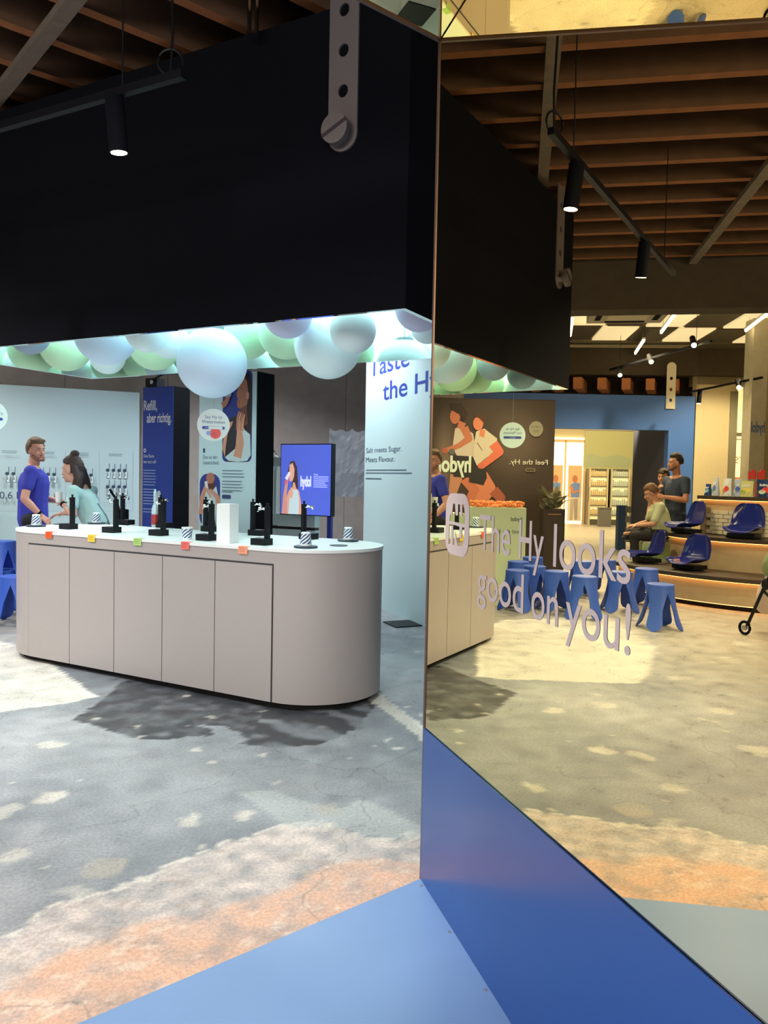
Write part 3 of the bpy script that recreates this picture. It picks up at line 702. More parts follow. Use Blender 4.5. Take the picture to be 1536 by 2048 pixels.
f.poly([(-.17, 2.09), (-.1, 2.12), (-.09, 1.95), (-.16, 1.92)], (120, 70, 60))
f.poly([(-.34, 1.66), (-.22, 1.74), (-.20, 1.96), (-.15, 1.98), (-.12, 1.9), (-.06, 1.86), (-.05, 1.68), (-.09, 1.63), (-.2, 1.62), (-.3, 1.63)], (194, 206, 212))
f.poly([(-.372, 1.74), (-.345, 1.9), (-.30, 1.97), (-.25, 1.98), (-.265, 1.94), (-.31, 1.88), (-.33, 1.76), (-.34, 1.66)], SK2)
f.limb([(-.20, 1.66), (-.17, 1.78), (-.175, 1.92)], (.09, .085, .05), SK2)
for k_, dx in enumerate((-.03, -.01, .012, .032)): f.limb([(-.172 + dx, 1.90), (-.165 + dx * 1.2, 2.0), (-.15 + dx * 1.1, 2.06 - .01 * k_)], (.022, .02, .016), SK2 if k_ % 2 else (188, 124, 102))
f.limb([(-.37, 2.12), (-.33, 2.14), (-.29, 2.2)], (.06, .05, .03), SK).poly([(-.36, 2.25), (-.30, 2.29), (-.29, 2.22), (-.34, 2.17)], (150, 50, 60)).poly([(-.335, 2.19), (-.265, 2.2), (-.262, 2.29), (-.33, 2.285)], (146, 168, 200)).text('hydol', -.325, 2.225, .03, (226, 232, 240), .055)
f.build('photograph', t, label='photograph of a woman in profile drinking'); f = Flat(); f.y = -.001
# second photograph
f.rrect(-.635, 1.03, -.395, 1.51, .09, PB)
f.poly([(-.54, 1.51), (-.47, 1.51), (-.45, 1.36), (-.5, 1.28), (-.56, 1.36)], (92, 50, 44)).ell(-.508, 1.47, .05, .05, SK)
f.poly([(-.6, 1.03), (-.61, 1.28), (-.56, 1.4), (-.5, 1.34), (-.44, 1.4), (-.41, 1.3), (-.42, 1.03)], (196, 210, 214)).limb([(-.62, 1.14), (-.6, 1.3), (-.545, 1.43)], (.05, .05, .03), SK2).limb([(-.405, 1.18), (-.42, 1.3), (-.5, 1.36)], (.05, .05, .03), SK2)
f.limb([(-.56, 1.44), (-.52, 1.32), (-.49, 1.27)], (.03, .025, .02), (226, 222, 228)).limb([(-.55, 1.38), (-.50, 1.30)], (.03, .02), (206, 148, 132)).poly([(-.58, 1.03), (-.52, 1.17), (-.46, 1.15), (-.43, 1.03)], (34, 44, 54))
f.build('photograph', t, label='lower photograph of a woman with raised hands'); f = Flat(); f.y = -.001
f.rrect(-.60, 1.70, -.575, 1.74, .004, (60, 76, 100)).text('Das ist der', -.6, 1.645, .034, (74, 92, 112), .17).text('Unterschied.', -.6, 1.595, .034, (74, 92, 112), .19)
f.block(-.37, 1.545, .26, 3, .016, (110, 130, 146), .2, 8).block(-.37, 1.45, .25, 4, .016, (110, 130, 146), .25, 9).block(-.37, 1.355, .13, 1, .016, (110, 130, 146), .1, 5).rrect(-.37, 1.29, -.27, 1.325, .012, (52, 66, 112))
f.build('print', t)
# screen on a blue stand
t = thing('display_screen', 'bright blue screen on a two-legged blue stand', 'screen', (-.54, 7.8, 0), yaw=28.55)
MB().box((-.31, .04, 1.47), (.63, .07, .735)).build('housing', M_blackm, t)
f = Flat(); SB = (84, 104, 214); PE = print_mat('screen_print', .85, .3); f.y = .0035
f.poly([(-.617, 1.112), (-.003, 1.112), (-.003, 1.828), (-.617, 1.828)], SB)
f.poly([(-.60, 1.112), (-.585, 1.30), (-.56, 1.43), (-.52, 1.47), (-.535, 1.36), (-.545, 1.22), (-.545, 1.112)], (214, 150, 128))
f.poly([(-.53, 1.55), (-.50, 1.655), (-.45, 1.66), (-.415, 1.6), (-.40, 1.46), (-.40, 1.37), (-.48, 1.36), (-.47, 1.5)], (70, 52, 56))
f.poly([(-.508, 1.62), (-.47, 1.64), (-.445, 1.58), (-.45, 1.50), (-.47, 1.45), (-.505, 1.45), (-.512, 1.5)], (226, 172, 150))
f.poly([(-.54, 1.112), (-.54, 1.28), (-.51, 1.36), (-.47, 1.38), (-.46, 1.44), (-.44, 1.44), (-.42, 1.38), (-.385, 1.35), (-.36, 1.25), (-.35, 1.112)], (224, 166, 142))
f.poly([(-.515, 1.112), (-.50, 1.3), (-.47, 1.37), (-.40, 1.36), (-.385, 1.26), (-.385, 1.112)], (196, 220, 226))
f.limb([(-.49, 1.28), (-.47, 1.33), (-.48, 1.38)], (.04, .035, .02), (226, 170, 148)).poly([(-.57, 1.43), (-.535, 1.50), (-.51, 1.52), (-.515, 1.47), (-.54, 1.41)], (210, 110, 120)).limb([(-.545, 1.47), (-.51, 1.535)], (.04, .025), (226, 232, 244))
f.text('hydol', -.365, 1.405, .105, (236, 240, 252), .13, bold=.04).block(-.205, 1.505, .19, 6, .012, (206, 214, 246), .3, 4); f.text('Find', -.2, 1.515, .02, (226, 230, 250)).ell(-.29, 1.125, .006, .006, (60, 70, 150), 8)
f.build('picture', t, m=PE, label='blue picture of a woman drinking from a bottle')
for x_ in (-.36, -.04): MB().box((x_, .06, .56), (.045, .04, 1.12)).build('leg', mat('stand_blue', (40, 52, 150), .45), t)
MB().box((-.2, .06, .012), (.52, .34, .024)).build('foot', mat('stand_blue', (40, 52, 150), .45), t)
MB().box((-.2, .062, 1.2), (.02, .02, .2)).build('bracket', M_blackm, t)
# white demonstration stand
M_mint = mat('stand_white', (200, 222, 222), .5)
t = thing('demo_stand', 'white tubular display stand partly behind the blue screen', 'stand', (-1.24, 8.7, 0), yaw=28.55)
for x_ in (.03, .42): MB().box((x_, 0, .85), (.035, .035, 1.7)).build('post', M_mint, t)
MB().box((.10, 0, 1.66), (.24, .12, .10)).build('top_bar', M_mint, t); MB().box((.28, 0, 1.02), (.62, .10, .13)).build('rail', M_mint, t); MB().box((.28, -.01, .935), (.62, .08, .022)).build('groove', M_blackm, t); MB().box((.28, 0, .80), (.62, .10, .24)).build('lower_rail', M_mint, t)
mb = MB(); mb.tube([(.06, 0, 1.71), (.03, -.03, 1.76), (.0, -.05, 1.80)], .012); mb.build('hook', M_chrome, t)
# crumpled sheet added for the bluish reflection on the wall right of the screen
t = thing('sheen_sheet', 'crumpled sheet added for the bluish reflection on the brown wall beside the screen', 'sheet', (-.50, 11.5, 0), yaw=-23.5)
mb = MB(); n_ = 12
vs = [(-.16 + .62 * i / n_ - .2, -.02 - .022 * vnoise(i * .8, j * .6, 5), 1.22 + (1.0 - .05 * abs(sin(i * .9))) * j / 14) for i in range(n_ + 1) for j in range(15)]
vs = [(a, float(b), c) for a, b, c in vs]
mb.add(vs, [(i * 15 + j, (i + 1) * 15 + j, (i + 1) * 15 + j + 1, i * 15 + j + 1) for i in range(n_) for j in range(14)])
mb.build('sheet', mat('sheen_film', (134, 136, 144), .35, 0, .5, noise=.2, nscale=5, bump=.25), t)

# ================================================================ THINGS ON THE BAR
ZB = 1.0365
M_cup = stripe_mat()
cm = MB(); cm.lathe([(.039, 0), (.0345, .045), (.030, .086), (.027, .088)], 28); cupA = cm.mesh('cup', (M_cup,), 40)
cm = MB(); cm.lathe([(.027, 0), (.030, .002), (.0345, .045), (.039, .086), (.0405, .089), (.038, .089), (.034, .05), (.028, .006)], 28); cupB = cm.mesh('cup', (M_cup,), 40)
cm = MB(); cm.lathe([(.074, 0), (.078, .004), (.078, .012), (.070, .014)], 32); coam = cm.mesh('coaster', (mat('slate_coaster', (44, 58, 74), .5),), 40)
for x_, y_, lab, up_ in ((-2.927, 6.53, 'striped paper cup upside down on coaster at the left end of the bar', 0), (-2.60, 7.02, 'striped paper cup upside down on coaster at the far left of the bar', 0), (-1.398, 5.52, 'striped paper cup standing upright without coaster mid bar', 1), (-.508, 5.07, 'striped paper cup upside down on coaster near the front right', 0), (-.258, 5.66, 'striped paper cup upside down on coaster at the right end', 0)):
    if not up_: obj('coaster', coam, None, (x_, y_, ZB), label='round slate coaster under the ' + {-2.927: 'cup at the left end', -2.60: 'cup at the far left', -.508: 'cup near the front right', -.258: 'cup at the right end'}[x_], category='coaster', group='coasters on the bar')
    o = obj('paper_cup', cupB if up_ else cupA, None, (x_, y_, ZB + (0 if up_ else .0143)), label=lab, category='cup', group='striped cups on the bar')
for x_, y_, lab in ((-.304, 5.27, 'empty flat round coaster between the two cups at right'), (-2.86, 6.86, 'empty flat round coaster at the left end of the bar')):
    o = obj('coaster', coam, None, (x_, y_, ZB), label=lab, category='coaster', group='coasters on the bar'); o.scale = (.8, .8, .35)
def tap(x_, y_, side, lab):
    g = thing('drink_tap', lab, 'tap', (x_, y_, ZB), rz=bar.rotation_euler.z, group='drink taps on the bar')
    mb = MB(); mb.prism(rr(-.062, -.05, .062, .05, .012, 3), 0, .044); mb.build('base', M_blackm, g)
    MB().box((side * .046, 0, .152), (.026, .034, .216)).build('post', M_blackm, g)
    mb = MB(); mb.tube([(side * .04, 0, .232), (side * .01, 0, .244), (-side * .028, 0, .238), (-side * .034, 0, .222)], .0075); mb.ell((-side * .02, 0, .243), (.012, .012, .012), n=10, m=8); mb.build('spout', M_chrome, g)
    mb = MB(); mb.frus((side * .046, 0, .26), (side * .046, 0, .282), .006, .010, 10); mb.build('lever', M_blackm, g)
for a in ((-2.573, 6.33, 1, 'black drink tap first from the left in the front row'), (-2.122, 6.05, 1, 'black drink tap second from the left in the front row'), (-1.696, 5.845, 1, 'black drink tap third from the left in the front row'), (-1.254, 5.485, 1, 'black drink tap fourth from the left, left of the white box'), (-.821, 5.225, 1, 'black drink tap at the right end of the front row'),
          (-2.33, 7.02, -1, 'black drink tap first from the left in the back row'), (-1.90, 6.72, -1, 'black drink tap second from the left in the back row'), (-1.43, 6.38, -1, 'black drink tap third from the left in the back row'), (-.985, 6.05, -1, 'black drink tap right of the white box in the back row'), (-.56, 5.80, -1, 'black drink tap at the right end of the back row')): tap(*a)
t = thing('bottle', 'clear bottle with red drink standing at the back of the bar before the blue column', 'bottle', (-2.0, 6.78, ZB))
mb = MB(); mb.lathe([(.028, 0), (.030, .01), (.030, .15), (.024, .18), (.012, .2), (.012, .23)], 20); mb.build('glass', mat('bottle_clear', (190, 206, 214), .15, 0, .6), t, smooth=50)
mb = MB(); mb.lathe([(.0305, .02), (.0305, .11)], 20); mb.build('drink', mat('red_drink', (176, 48, 52), .3), t); mb = MB(); mb.lathe([(.014, .23), (.014, .30), (.006, .33)], 14); mb.build('cap', mat('pale_cap', (196, 214, 224), .4), t)
t = thing('dispenser_box', 'plain white upright box standing on the bar top', 'box', (-1.075, 5.34, ZB), rz=bar.rotation_euler.z)
mb = MB(); mb.prism(rr(-.058, -.05, .058, .05, .006, 3), 0, .262); mb.build('body', M_white, t); MB().box((0, 0, .2655), (.108, .092, .006)).build('lid', M_white, t)
for tt, c_, nm in ((2.13, (236, 92, 40), 'orange red'), (1.66, (236, 200, 62), 'yellow'), (1.19, (168, 206, 116), 'green'), (.74, (232, 112, 104), 'coral red'), (.24, (238, 156, 122), 'peach orange')):
    g = thing('flavour_tag', nm + ' paper tag hanging over the front edge of the bar', 'tag', (PRx + cdv[0] * tt, PRy + cdv[1] * tt, 1.0), rz=bar.rotation_euler.z, group='flavour tags on the bar edge')
    MB().box((0, -.0085, .012), (.075, .0015, .050)).build('flap', mat('tag_' + nm.replace(' ', '_'), c_, .6), g)
    MB().box((0, .012, .0375), (.075, .042, .0015)).build('fold', mat('tag_' + nm.replace(' ', '_'), c_, .6), g)
    f = Flat(); f.y = -.0095; f.block(-.03, .03, .05, 3, .007, tuple(int(v * .8) for v in c_), .2, 3); f.build('print', g)

# ================================================================ BLUE STOOLS
def stool_mesh():
    vs = []; fs = []; nu, nv = 18, 16
    for L in range(4):
        base = len(vs)
        for j in range(nv + 1):
            h_ = j / nv                                   # 0 at the rim, 1 at the foot
            z_ = .445 * (1 - h_)
            r_ = .130 + .02 * h_ + .085 * h_ ** 2.2
            if h_ < .16: half = 45.0
            else:
                k = (h_ - .16) / .84; half = 45 - 22 * min(1, k * 2.2) ** .7
                if k > .78: half *= sqrt(max(0.02, 1 - ((k - .78) / .22) ** 2))
            for i in range(nu + 1):
                a = rad(90 * L + 45 + half * (2 * i / nu - 1)); vs.append((r_ * cos(a), r_ * sin(a), z_))
        for j in range(nv):
            for i in range(nu):
                a = base + j * (nu + 1) + i; fs.append((a, a + 1, a + nu + 2, a + nu + 1))
    mb = MB(); mb.add(vs, fs); me = mb.mesh('shell', (M_stool,))
    o = bpy.data.objects.new('shape', me); COL.objects.link(o)
    wd = o.modifiers.new('w', 'WELD'); wd.merge_threshold = .0005
    sd = o.modifiers.new('s', 'SOLIDIFY'); sd.thickness = .012; sd.offset = 0
    out = bpy.data.meshes.new_from_object(o.evaluated_get(bpy.context.evaluated_depsgraph_get())); bpy.data.objects.remove(o)
    smoothen(out, 40); return out
M_stool = mat('stool_blue', (62, 98, 196), .42, 0, .45, noise=.04)
st_sh = stool_mesh()
mb = MB(); mb.lathe([(.124, .436), (.137, .440), (.139, .452), (.134, .464), (.12, .468), (.06, .4665), (.001, .466)], 36); st_top = mb.mesh('seat', (M_stool,), 40)
spots = [(2.88, 8.01, 20, 'nearest blue stool standing apart at the right in the mirror'), (2.23, 8.55, 45, 'blue stool in front of the word on the mirror lower line'), (1.86, 9.50, 10, 'tall looking blue stool left of centre in the mirror group'), (1.57, 9.02, 60, 'blue stool at the left front beside the mirrored bar'),
         (2.78, 9.05, 30, 'blue stool left of the nearest one'), (3.22, 9.45, 70, 'blue stool hard behind the nearest one'), (2.05, 10.6, 0, 'blue stool before the pale box display, back row'), (1.28, 10.15, 35, 'blue stool at the left edge of the mirrored group'),
         (2.62, 10.2, 15, 'blue stool in the middle of the back row'), (1.75, 10.0, 80, 'blue stool behind the left front one'), (2.02, 9.0, 25, 'blue stool behind the middle front one'), (3.0, 10.45, 55, 'blue stool in the back row nearest to the seating steps')]
reals = [V(a, b) + (c, d) for a, b, c, d in spots]
reals += [(-3.64, 7.66, 8, 'blue stool directly left of the bar end'), (-4.0, 8.12, 40, 'blue stool behind the one left of the bar end')]
for x_, y_, r_, lab in reals:
    g = thing('stool', lab, 'stool', (x_, y_, 0), rz=rad(r_), group='blue stools'); obj('shell', st_sh, g, (0, 0, .001)); obj('seat', st_top, g)
t = thing('stool', 'blue stool stacked upon the stool at the far left edge', 'stool', (-4.0, 8.12, .30), rz=.9, group='blue stools'); obj('shell', st_sh, t); obj('seat', st_top, t)
# ================================================================ SEATING STEPS (seen in the mirror)
BX, BY = 5.6, 11.0
def ring(r0, r1, z0, z1, a0, a1, n=40):
    vs = []; fs = []
    for k in range(n + 1):
        a = rad(a0 + (a1 - a0) * k / n)
        for r_ in (r0, r1):
            for z_ in (z0, z1): x_, y_ = V(BX + r_ * cos(a), BY + r_ * sin(a)); vs.append((x_, y_, z_))
    for k in range(n):
        b = 4 * k
        fs += [(b, b + 1, b + 5, b + 4), (b + 2, b + 6, b + 7, b + 3), (b + 1, b + 3, b + 7, b + 5), (b, b + 4, b + 6, b + 2)]
    e = 4 * n; fs += [(0, 2, 3, 1), (e, e + 1, e + 3, e + 2)]
    mb = MB(); mb.add(vs, fs); return mb
M_ply = mat('steps_board', (176, 156, 124), .6, noise=.1, nscale=12)
M_tread = mat('dark_tread', (58, 46, 36), .5, noise=.2, nscale=10)
M_led = mat('warm_led_strip', (255, 190, 130), .5, emit=8)
t = thing('seating_steps', 'round stepped seating platform with warm lit edges, left in the hall', 'seating steps')
A0, A1 = 183, 318
for i, (r0, r1, z0, z1) in enumerate(((1.5, 2.35, .0, .40), (1.1, 1.62, .40, .82), (.0, 1.20, .82, 1.35))):
    ring(r0, r1 - .06, z0 + (.07 if i == 0 else 0), z1 - .05, A0, A1).build('riser', M_ply, t)
    ring(r0, r1, z1 - .05, z1, A0, A1).build('tread', M_tread, t)
    ring(r1 - .045, r1 - .02, z1 - .056, z1 - .052, A0 + .5, A1).build('light_strip', M_led, t)
ring(1.5, 2.22, 0, .07, A0, A1).build('plinth', M_black, t)
ring(2.24, 2.27, .062, .067, A0 + .5, A1).build('light_strip', M_led, t)
# painted brick face under the top tier
M_brick = mat('painted_brick', (206, 198, 176), .7, noise=.1, nscale=20)
mbk = MB(); mbk.box((0, 0, 0), (.135, .02, .048)); bkm = mbk.mesh('brick', (M_brick,))
for r_ in range(6):
    for k in range(9):
        a = 196 + (k + .5 * (r_ % 2)) * 7.7; x_, y_ = V(BX + 1.15 * cos(rad(a)), BY + 1.15 * sin(rad(a)))
        obj('brick', bkm, t, (x_, y_, .86 + r_ * .054), rz=-rad(VY(90 - a)) )
# bucket seats
def shell_seat():
    prof = [(.215, -.012), (.20, .012), (.12, .016), (.0, .010), (-.10, .018), (-.165, .055), (-.20, .13), (-.225, .24), (-.24, .33), (-.245, .365)]
    wid = [.185, .205, .215, .22, .22, .22, .215, .20, .165, .10]
    vs = []; fs = []; nu = 12
    for (y_, z_), w_ in zip(prof, wid):
        for i in range(nu + 1):
            u_ = 2 * i / nu - 1; k = u_ * u_
            vs.append((w_ * u_, y_ + (.05 * k * k if z_ > .05 else 0), z_ + (.055 * k * k if z_ <= .05 else 0)))
    for j in range(len(prof) - 1):
        for i in range(nu): a = j * (nu + 1) + i; fs.append((a, a + 1, a + nu + 2, a + nu + 1))
    mb = MB(); mb.add(vs, fs); me = mb.mesh('shell', (M_seat,)); o = bpy.data.objects.new('shape', me); COL.objects.link(o)
    sd = o.modifiers.new('s', 'SOLIDIFY'); sd.thickness = .014; sd.offset = 0; sb = o.modifiers.new('b', 'SUBSURF'); sb.levels = 2
    out = bpy.data.meshes.new_from_object(o.evaluated_get(bpy.context.evaluated_depsgraph_get())); bpy.data.objects.remove(o); smoothen(out); return out
M_seat = mat('glossy_seat_blue', (30, 40, 112), .16, 0, .6)
seat_me = shell_seat()
mb = MB(); mb.box((0, -.02, -.045), (.34, .26, .05)); mb.box((0, .0, -.075), (.42, .06, .02)); seat_fr = mb.mesh('frame', (M_blackm,))
for r_, a, z_, lab in ((1.45, 190, .82, 'glossy blue bucket seat in profile on the upper step'), (1.45, 227, .82, 'glossy blue bucket seat at the right on the upper step'), (1.95, 211.5, .40, 'glossy blue bucket seat in the middle of the lower step'), (1.95, 186, .40, 'glossy blue bucket seat in profile at the end of the lower step')):
    g = vthing('bucket_seat', lab, 'seat', BX + r_ * cos(rad(a)), BY + r_ * sin(rad(a)), z_ + .087, 90 - a, group='bucket seats on the steps')
    obj('shell', seat_me, g); obj('frame', seat_fr, g)
# pouches on the top step
def pouch(lab, a, r_, cols, w_=.17, h_=.23, yaw=0):
    g = vthing('drink_pouch', lab, 'pouch', BX + r_ * cos(rad(a)), BY + r_ * sin(rad(a)), 1.351, 90 - a + 180 + yaw, group='drink pouches on the top step')
    vs = []; fs = []; nz, nx = 8, 8
    for s_ in (-1, 1):
        for j in range(nz + 1):
            for i in range(nx + 1):
                u_ = 2 * i / nx - 1; v_ = j / nz; th = .045 * (1 - u_ ** 4) * (1 - v_ ** 1.6); vs.append((w_ / 2 * u_ * (1 - .06 * sin(pi * v_)), s_ * max(th, .0015), h_ * v_))
    n_ = (nz + 1) * (nx + 1)
    for s_ in range(2):
        for j in range(nz):
            for i in range(nx): q = s_ * n_ + j * (nx + 1) + i; fs.append((q, q + 1, q + nx + 2, q + nx + 1))
    mb = MB(); mb.add(vs, fs); mb.build('bag', mat('pouch_' + '_'.join(map(str, cols[0])), cols[0], .3), g, smooth=True)
    f = Flat(); f.y = -.047
    def curve(x, z): return -(.045 * (1 - (2 * x / w_) ** 4) * (1 - (z / h_) ** 1.6)) - .003
    f.ell(-.02, h_ * .42, w_ * .26, h_ * .16, cols[1]).ell(.03, h_ * .3, w_ * .2, h_ * .12, cols[2]); f.text('hydol', 0, h_ * .64, h_ * .14, (236, 240, 244), w_ * .6, bold=.03, align='CENTER')
    f.poly([(-w_ * .4, .012), (w_ * .4, .012), (w_ * .4, .03), (-w_ * .4, .03)], cols[3])
    f.mb.v = [(x, y + .047 + curve(x, z), z) for x, y, z in f.mb.v]; f.build('print', g)
NB, WH2, RD, YL = (40, 62, 120), (224, 228, 230), (216, 60, 54), (226, 206, 92)
pouch('small dark blue pouch, first from the left on the top step', 185, 1.06, (NB, (120, 180, 200), WH2, WH2), .15, .16)
pouch('white and blue pouch, second from the left on the top step', 194, 1.05, ((196, 206, 222), (90, 120, 200), (120, 190, 120), RD), .20, .25, 20)
pouch('white pouch with red fruit on the top step', 205, 1.04, (WH2, RD, (220, 150, 80), (150, 90, 60)), .18, .24, 15)
pouch('pale blue pouch leaning beside the red fruit one', 212.5, 1.0, ((176, 190, 226), (70, 90, 180), WH2, WH2), .13, .23, 10)
pouch('yellow green pouch on the top step', 220, 1.02, ((206, 204, 140), YL, (150, 176, 80), YL), .18, .21)
pouch('large dark blue pouch with red fruit on the top step', 233, 1.02, ((36, 56, 104), RD, (196, 220, 190), RD), .21, .23)
pouch('dark blue pouch at the right edge of the top step', 249, 1.0, (NB, (140, 160, 210), WH2, RD), .2, .23)
g = vthing('shelf_sign', 'red letter sign standing behind the pouches', 'sign', BX - .5, BY - .32, 1.351, 20)
for k in range(2):
    mb = MB(); x_ = -.06 + .115 * k; mb.prism(rr(x_ - .05, -.015, x_ + .05, .015, .01, 2), .24, .34); mb.frus((x_ - .015, 0, .345), (x_ - .015, .03, .345), .03, .03, 12); mb.build('letter_blob', mat('sign_red', (226, 52, 44), .5), g)
MB().box((.0, .012, .1), (.015, .015, .2)).build('post', mat('sign_red', (226, 52, 44), .5), g)

# ================================================================ POSTER WALL, BOX DISPLAY, PORTAL (seen in the mirror)
xa, ya = V(1.79, 13.0)
t = thing('poster_wall', 'large dark poster wall with two runners and white lettering', 'poster', (xa, ya, 0), yaw=VY(0))
def pw(u_, v_):   # where a point of the poster shows in the mirror -> its place on the poster (x to the right when read from the front)
    return (-((u_ - 768 + (v_ - 964) * .02) / 119.5 - 1.79), 1.5 + (963 + (u_ - 868) * .02 - v_) / 119.5)
MB().box((0, .03, 1.43), (2.06, .06, 2.86)).build('board', mat('poster_board', (58, 46, 40), .6), t)
f = Flat(.0003)
def PP(pts, c): f.poly([pw(*p) for p in pts], c)
def LL(pts, ws, c): f.limb([pw(*p) for p in pts], [w_ / 119.5 for w_ in ws], c)
f.poly([(-1.03, .02), (1.03, .02), (1.03, 2.84), (-1.03, 2.84)], (66, 54, 46))
for k in range(14): f.ell(-.40, 2.1, .60 - .03 * k, .70 - .035 * k, (66 + 2.2 * k, 54 + 2.2 * k, 46 + 2 * k), 40)
for k in range(14): f.ell(.80, 1.9, .23 - .012 * k, .85 - .05 * k, (66 + 4 * k, 54 + 3.6 * k, 46 + 3.4 * k), 30)
TN, TN2, RS = (196, 120, 92), (222, 136, 104), (176, 96, 74)
# rear runner
LL([(912, 955), (905, 985), (890, 1010)], (26, 18, 12), (196, 138, 112)); LL([(930, 960), (948, 985), (930, 1015)], (26, 20, 12), (206, 120, 92))
PP([(908, 862), (922, 856), (944, 872), (950, 905), (944, 922), (912, 916), (903, 900)], (206, 196, 182)); PP([(905, 915), (950, 918), (948, 960), (905, 958)], (44, 40, 40))
f.ell(*pw(908, 838), .085, .125, TN); PP([(898, 812), (920, 812), (934, 832), (926, 850), (916, 834), (902, 826)], (50, 34, 28)); PP([(916, 846), (930, 852), (924, 866), (912, 860)], TN)
LL([(926, 860), (936, 882), (916, 896), (888, 906)], (17, 14, 10, 9), TN); f.ell(*pw(888, 906), .05, .05, RS)
# front runner
LL([(958, 958), (975, 982), (950, 1020)], (34, 30, 20), TN2); LL([(985, 985), (1000, 1000), (990, 1022)], (22, 18, 14), RS)
PP([(940, 930), (968, 926), (972, 960), (965, 975), (936, 968)], (40, 40, 42))
PP([(950, 868), (966, 862), (992, 882), (990, 906), (968, 922), (952, 936), (944, 918), (946, 892)], (214, 206, 186)); LL([(952, 890), (962, 905)], (3, 2), (150, 140, 124))
f.ell(*pw(954, 852), .085, .115, TN2); PP([(946, 838), (956, 832), (968, 840), (966, 852), (956, 842)], (84, 46, 34)); PP([(958, 862), (968, 866), (966, 880), (956, 876)], TN2)
LL([(984, 892), (996, 908), (980, 922), (962, 936)], (20, 18, 14, 12), (226, 120, 92)); f.ell(*pw(960, 936), .055, .05, (216, 112, 84))
# dark cap held in front, lettering
f.ell(*pw(902, 908), .05, .05, (96, 100, 108))
f.build('picture', t, label='picture of two runners'); y_ = f.y; f = Flat(.0003); f.y = y_
x0, z0 = pw(940, 948); f.text('hydol', x0, z0, .27, (222, 240, 226), .54, bold=.035)
x0, z0 = pw(1093, 934); f.text('Feel the Hy.', x0, z0, .085, (236, 238, 224), .64, bold=.004)
x0, z0 = pw(1068, 948); f.rrect(x0, z0, x0 + .16, z0 + .055, .02, (176, 166, 146)); f.rrect(x0 + .006, z0 + .006, x0 + .154, z0 + .049, .018, (84, 72, 60))
x0, z0 = pw(1069, 863); f.ell(x0, z0, .118, .13, (150, 148, 130)); f.text('CHECK', x0, z0 + .02, .036, (86, 84, 76), align='CENTER').text('OUT', x0, z0 - .05, .036, (86, 84, 76), align='CENTER')
f.build('print', t)
# tall dark planter with a grey-green plant by the poster edge
t = vthing('potted_plant', 'grey green bushy plant on a tall dark pedestal before the poster', 'plant', 2.62, 12.1, 0, 0)
mb = MB(); mb.prism(rr(-.17, -.17, .17, .17, .03, 3), 0, 1.08); mb.build('pedestal', mat('dark_pedestal', (52, 42, 34), .6), t)
MB().box((0, -.172, 1.0), (.2, .006, .012)).build('trim', mat('brass_line', (170, 126, 84), .4, .5), t)
R = random.Random(3)
M_leaf = mat('olive_leaf', (124, 122, 96), .6, noise=.2); mb = MB(); mb.box((0, 0, .0), (.01, .01, .5)); mb.frus((0, 0, 1.05), (0, 0, 1.3), .01, .006, 6); mb.build('stem', M_leaf, t)
lm = MB(); lm.add([(0, 0, 0), (.035, .02, .07), (.04, -.01, .15), (0, 0, .22), (-.04, -.01, .15), (-.035, .02, .07)], [(0, 1, 2, 3), (0, 3, 4, 5)]); lm = lm.mesh('leaf', (M_leaf,))
for k in range(46):
    o = obj('leaf', lm, t, (R.uniform(-.08, .08), R.uniform(-.08, .08), 1.08 + R.uniform(0, .18))); o.rotation_euler = (R.uniform(-1.3, 1.3), R.uniform(-1.3, 1.3), R.uniform(0, 6.28)); o.scale = (1, 1, R.uniform(.7, 1.25))
# pale box display
t = vthing('box_display', 'pale green display box heaped with orange snacks before the poster', 'display box', 1.66, 11.55, 0, 0)
M_box = mat('pale_green_board', (206, 224, 186), .6)
MB().box((0, 0, .555), (.80, .62, 1.11)).build('box', M_box, t)
f = Flat(); f.y = -.3105; f.text('hydol', -.34, .92, .06, (62, 80, 96), .16, bold=.02).text('Feel the Hy.', -.34, .74, .06, (70, 88, 100), .42)
for k in range(9): f.line((.14 + .02 * k, .70 + .012 * k), (.20 + .02 * k, .80 + .012 * k), .012, (96, 140, 150))
f.build('print', t)
mb = MB(); R = random.Random(5)
for k in range(230): mb.ell((R.uniform(-.37, .37), R.uniform(-.28, .28), 1.115 + R.uniform(0, .07)), (R.uniform(.02, .035),) * 2 + (R.uniform(.014, .022),), Matrix.Rotation(R.uniform(0, 3), 4, Vector((R.random(), R.random(), R.random())).normalized()), 7, 5)
mb.build('snack_heap', mat('orange_snack', (232, 140, 78), .5, noise=.25, nscale=40), t, smooth=True, label='heap of orange snacks', kind='stuff')
t = vthing('side_box', 'lower pale green box at the left of the box display', 'display box', 1.08, 11.75, 0, 0)
MB().box((0, 0, .5), (.24, .5, 1.0)).build('box', M_box, t)

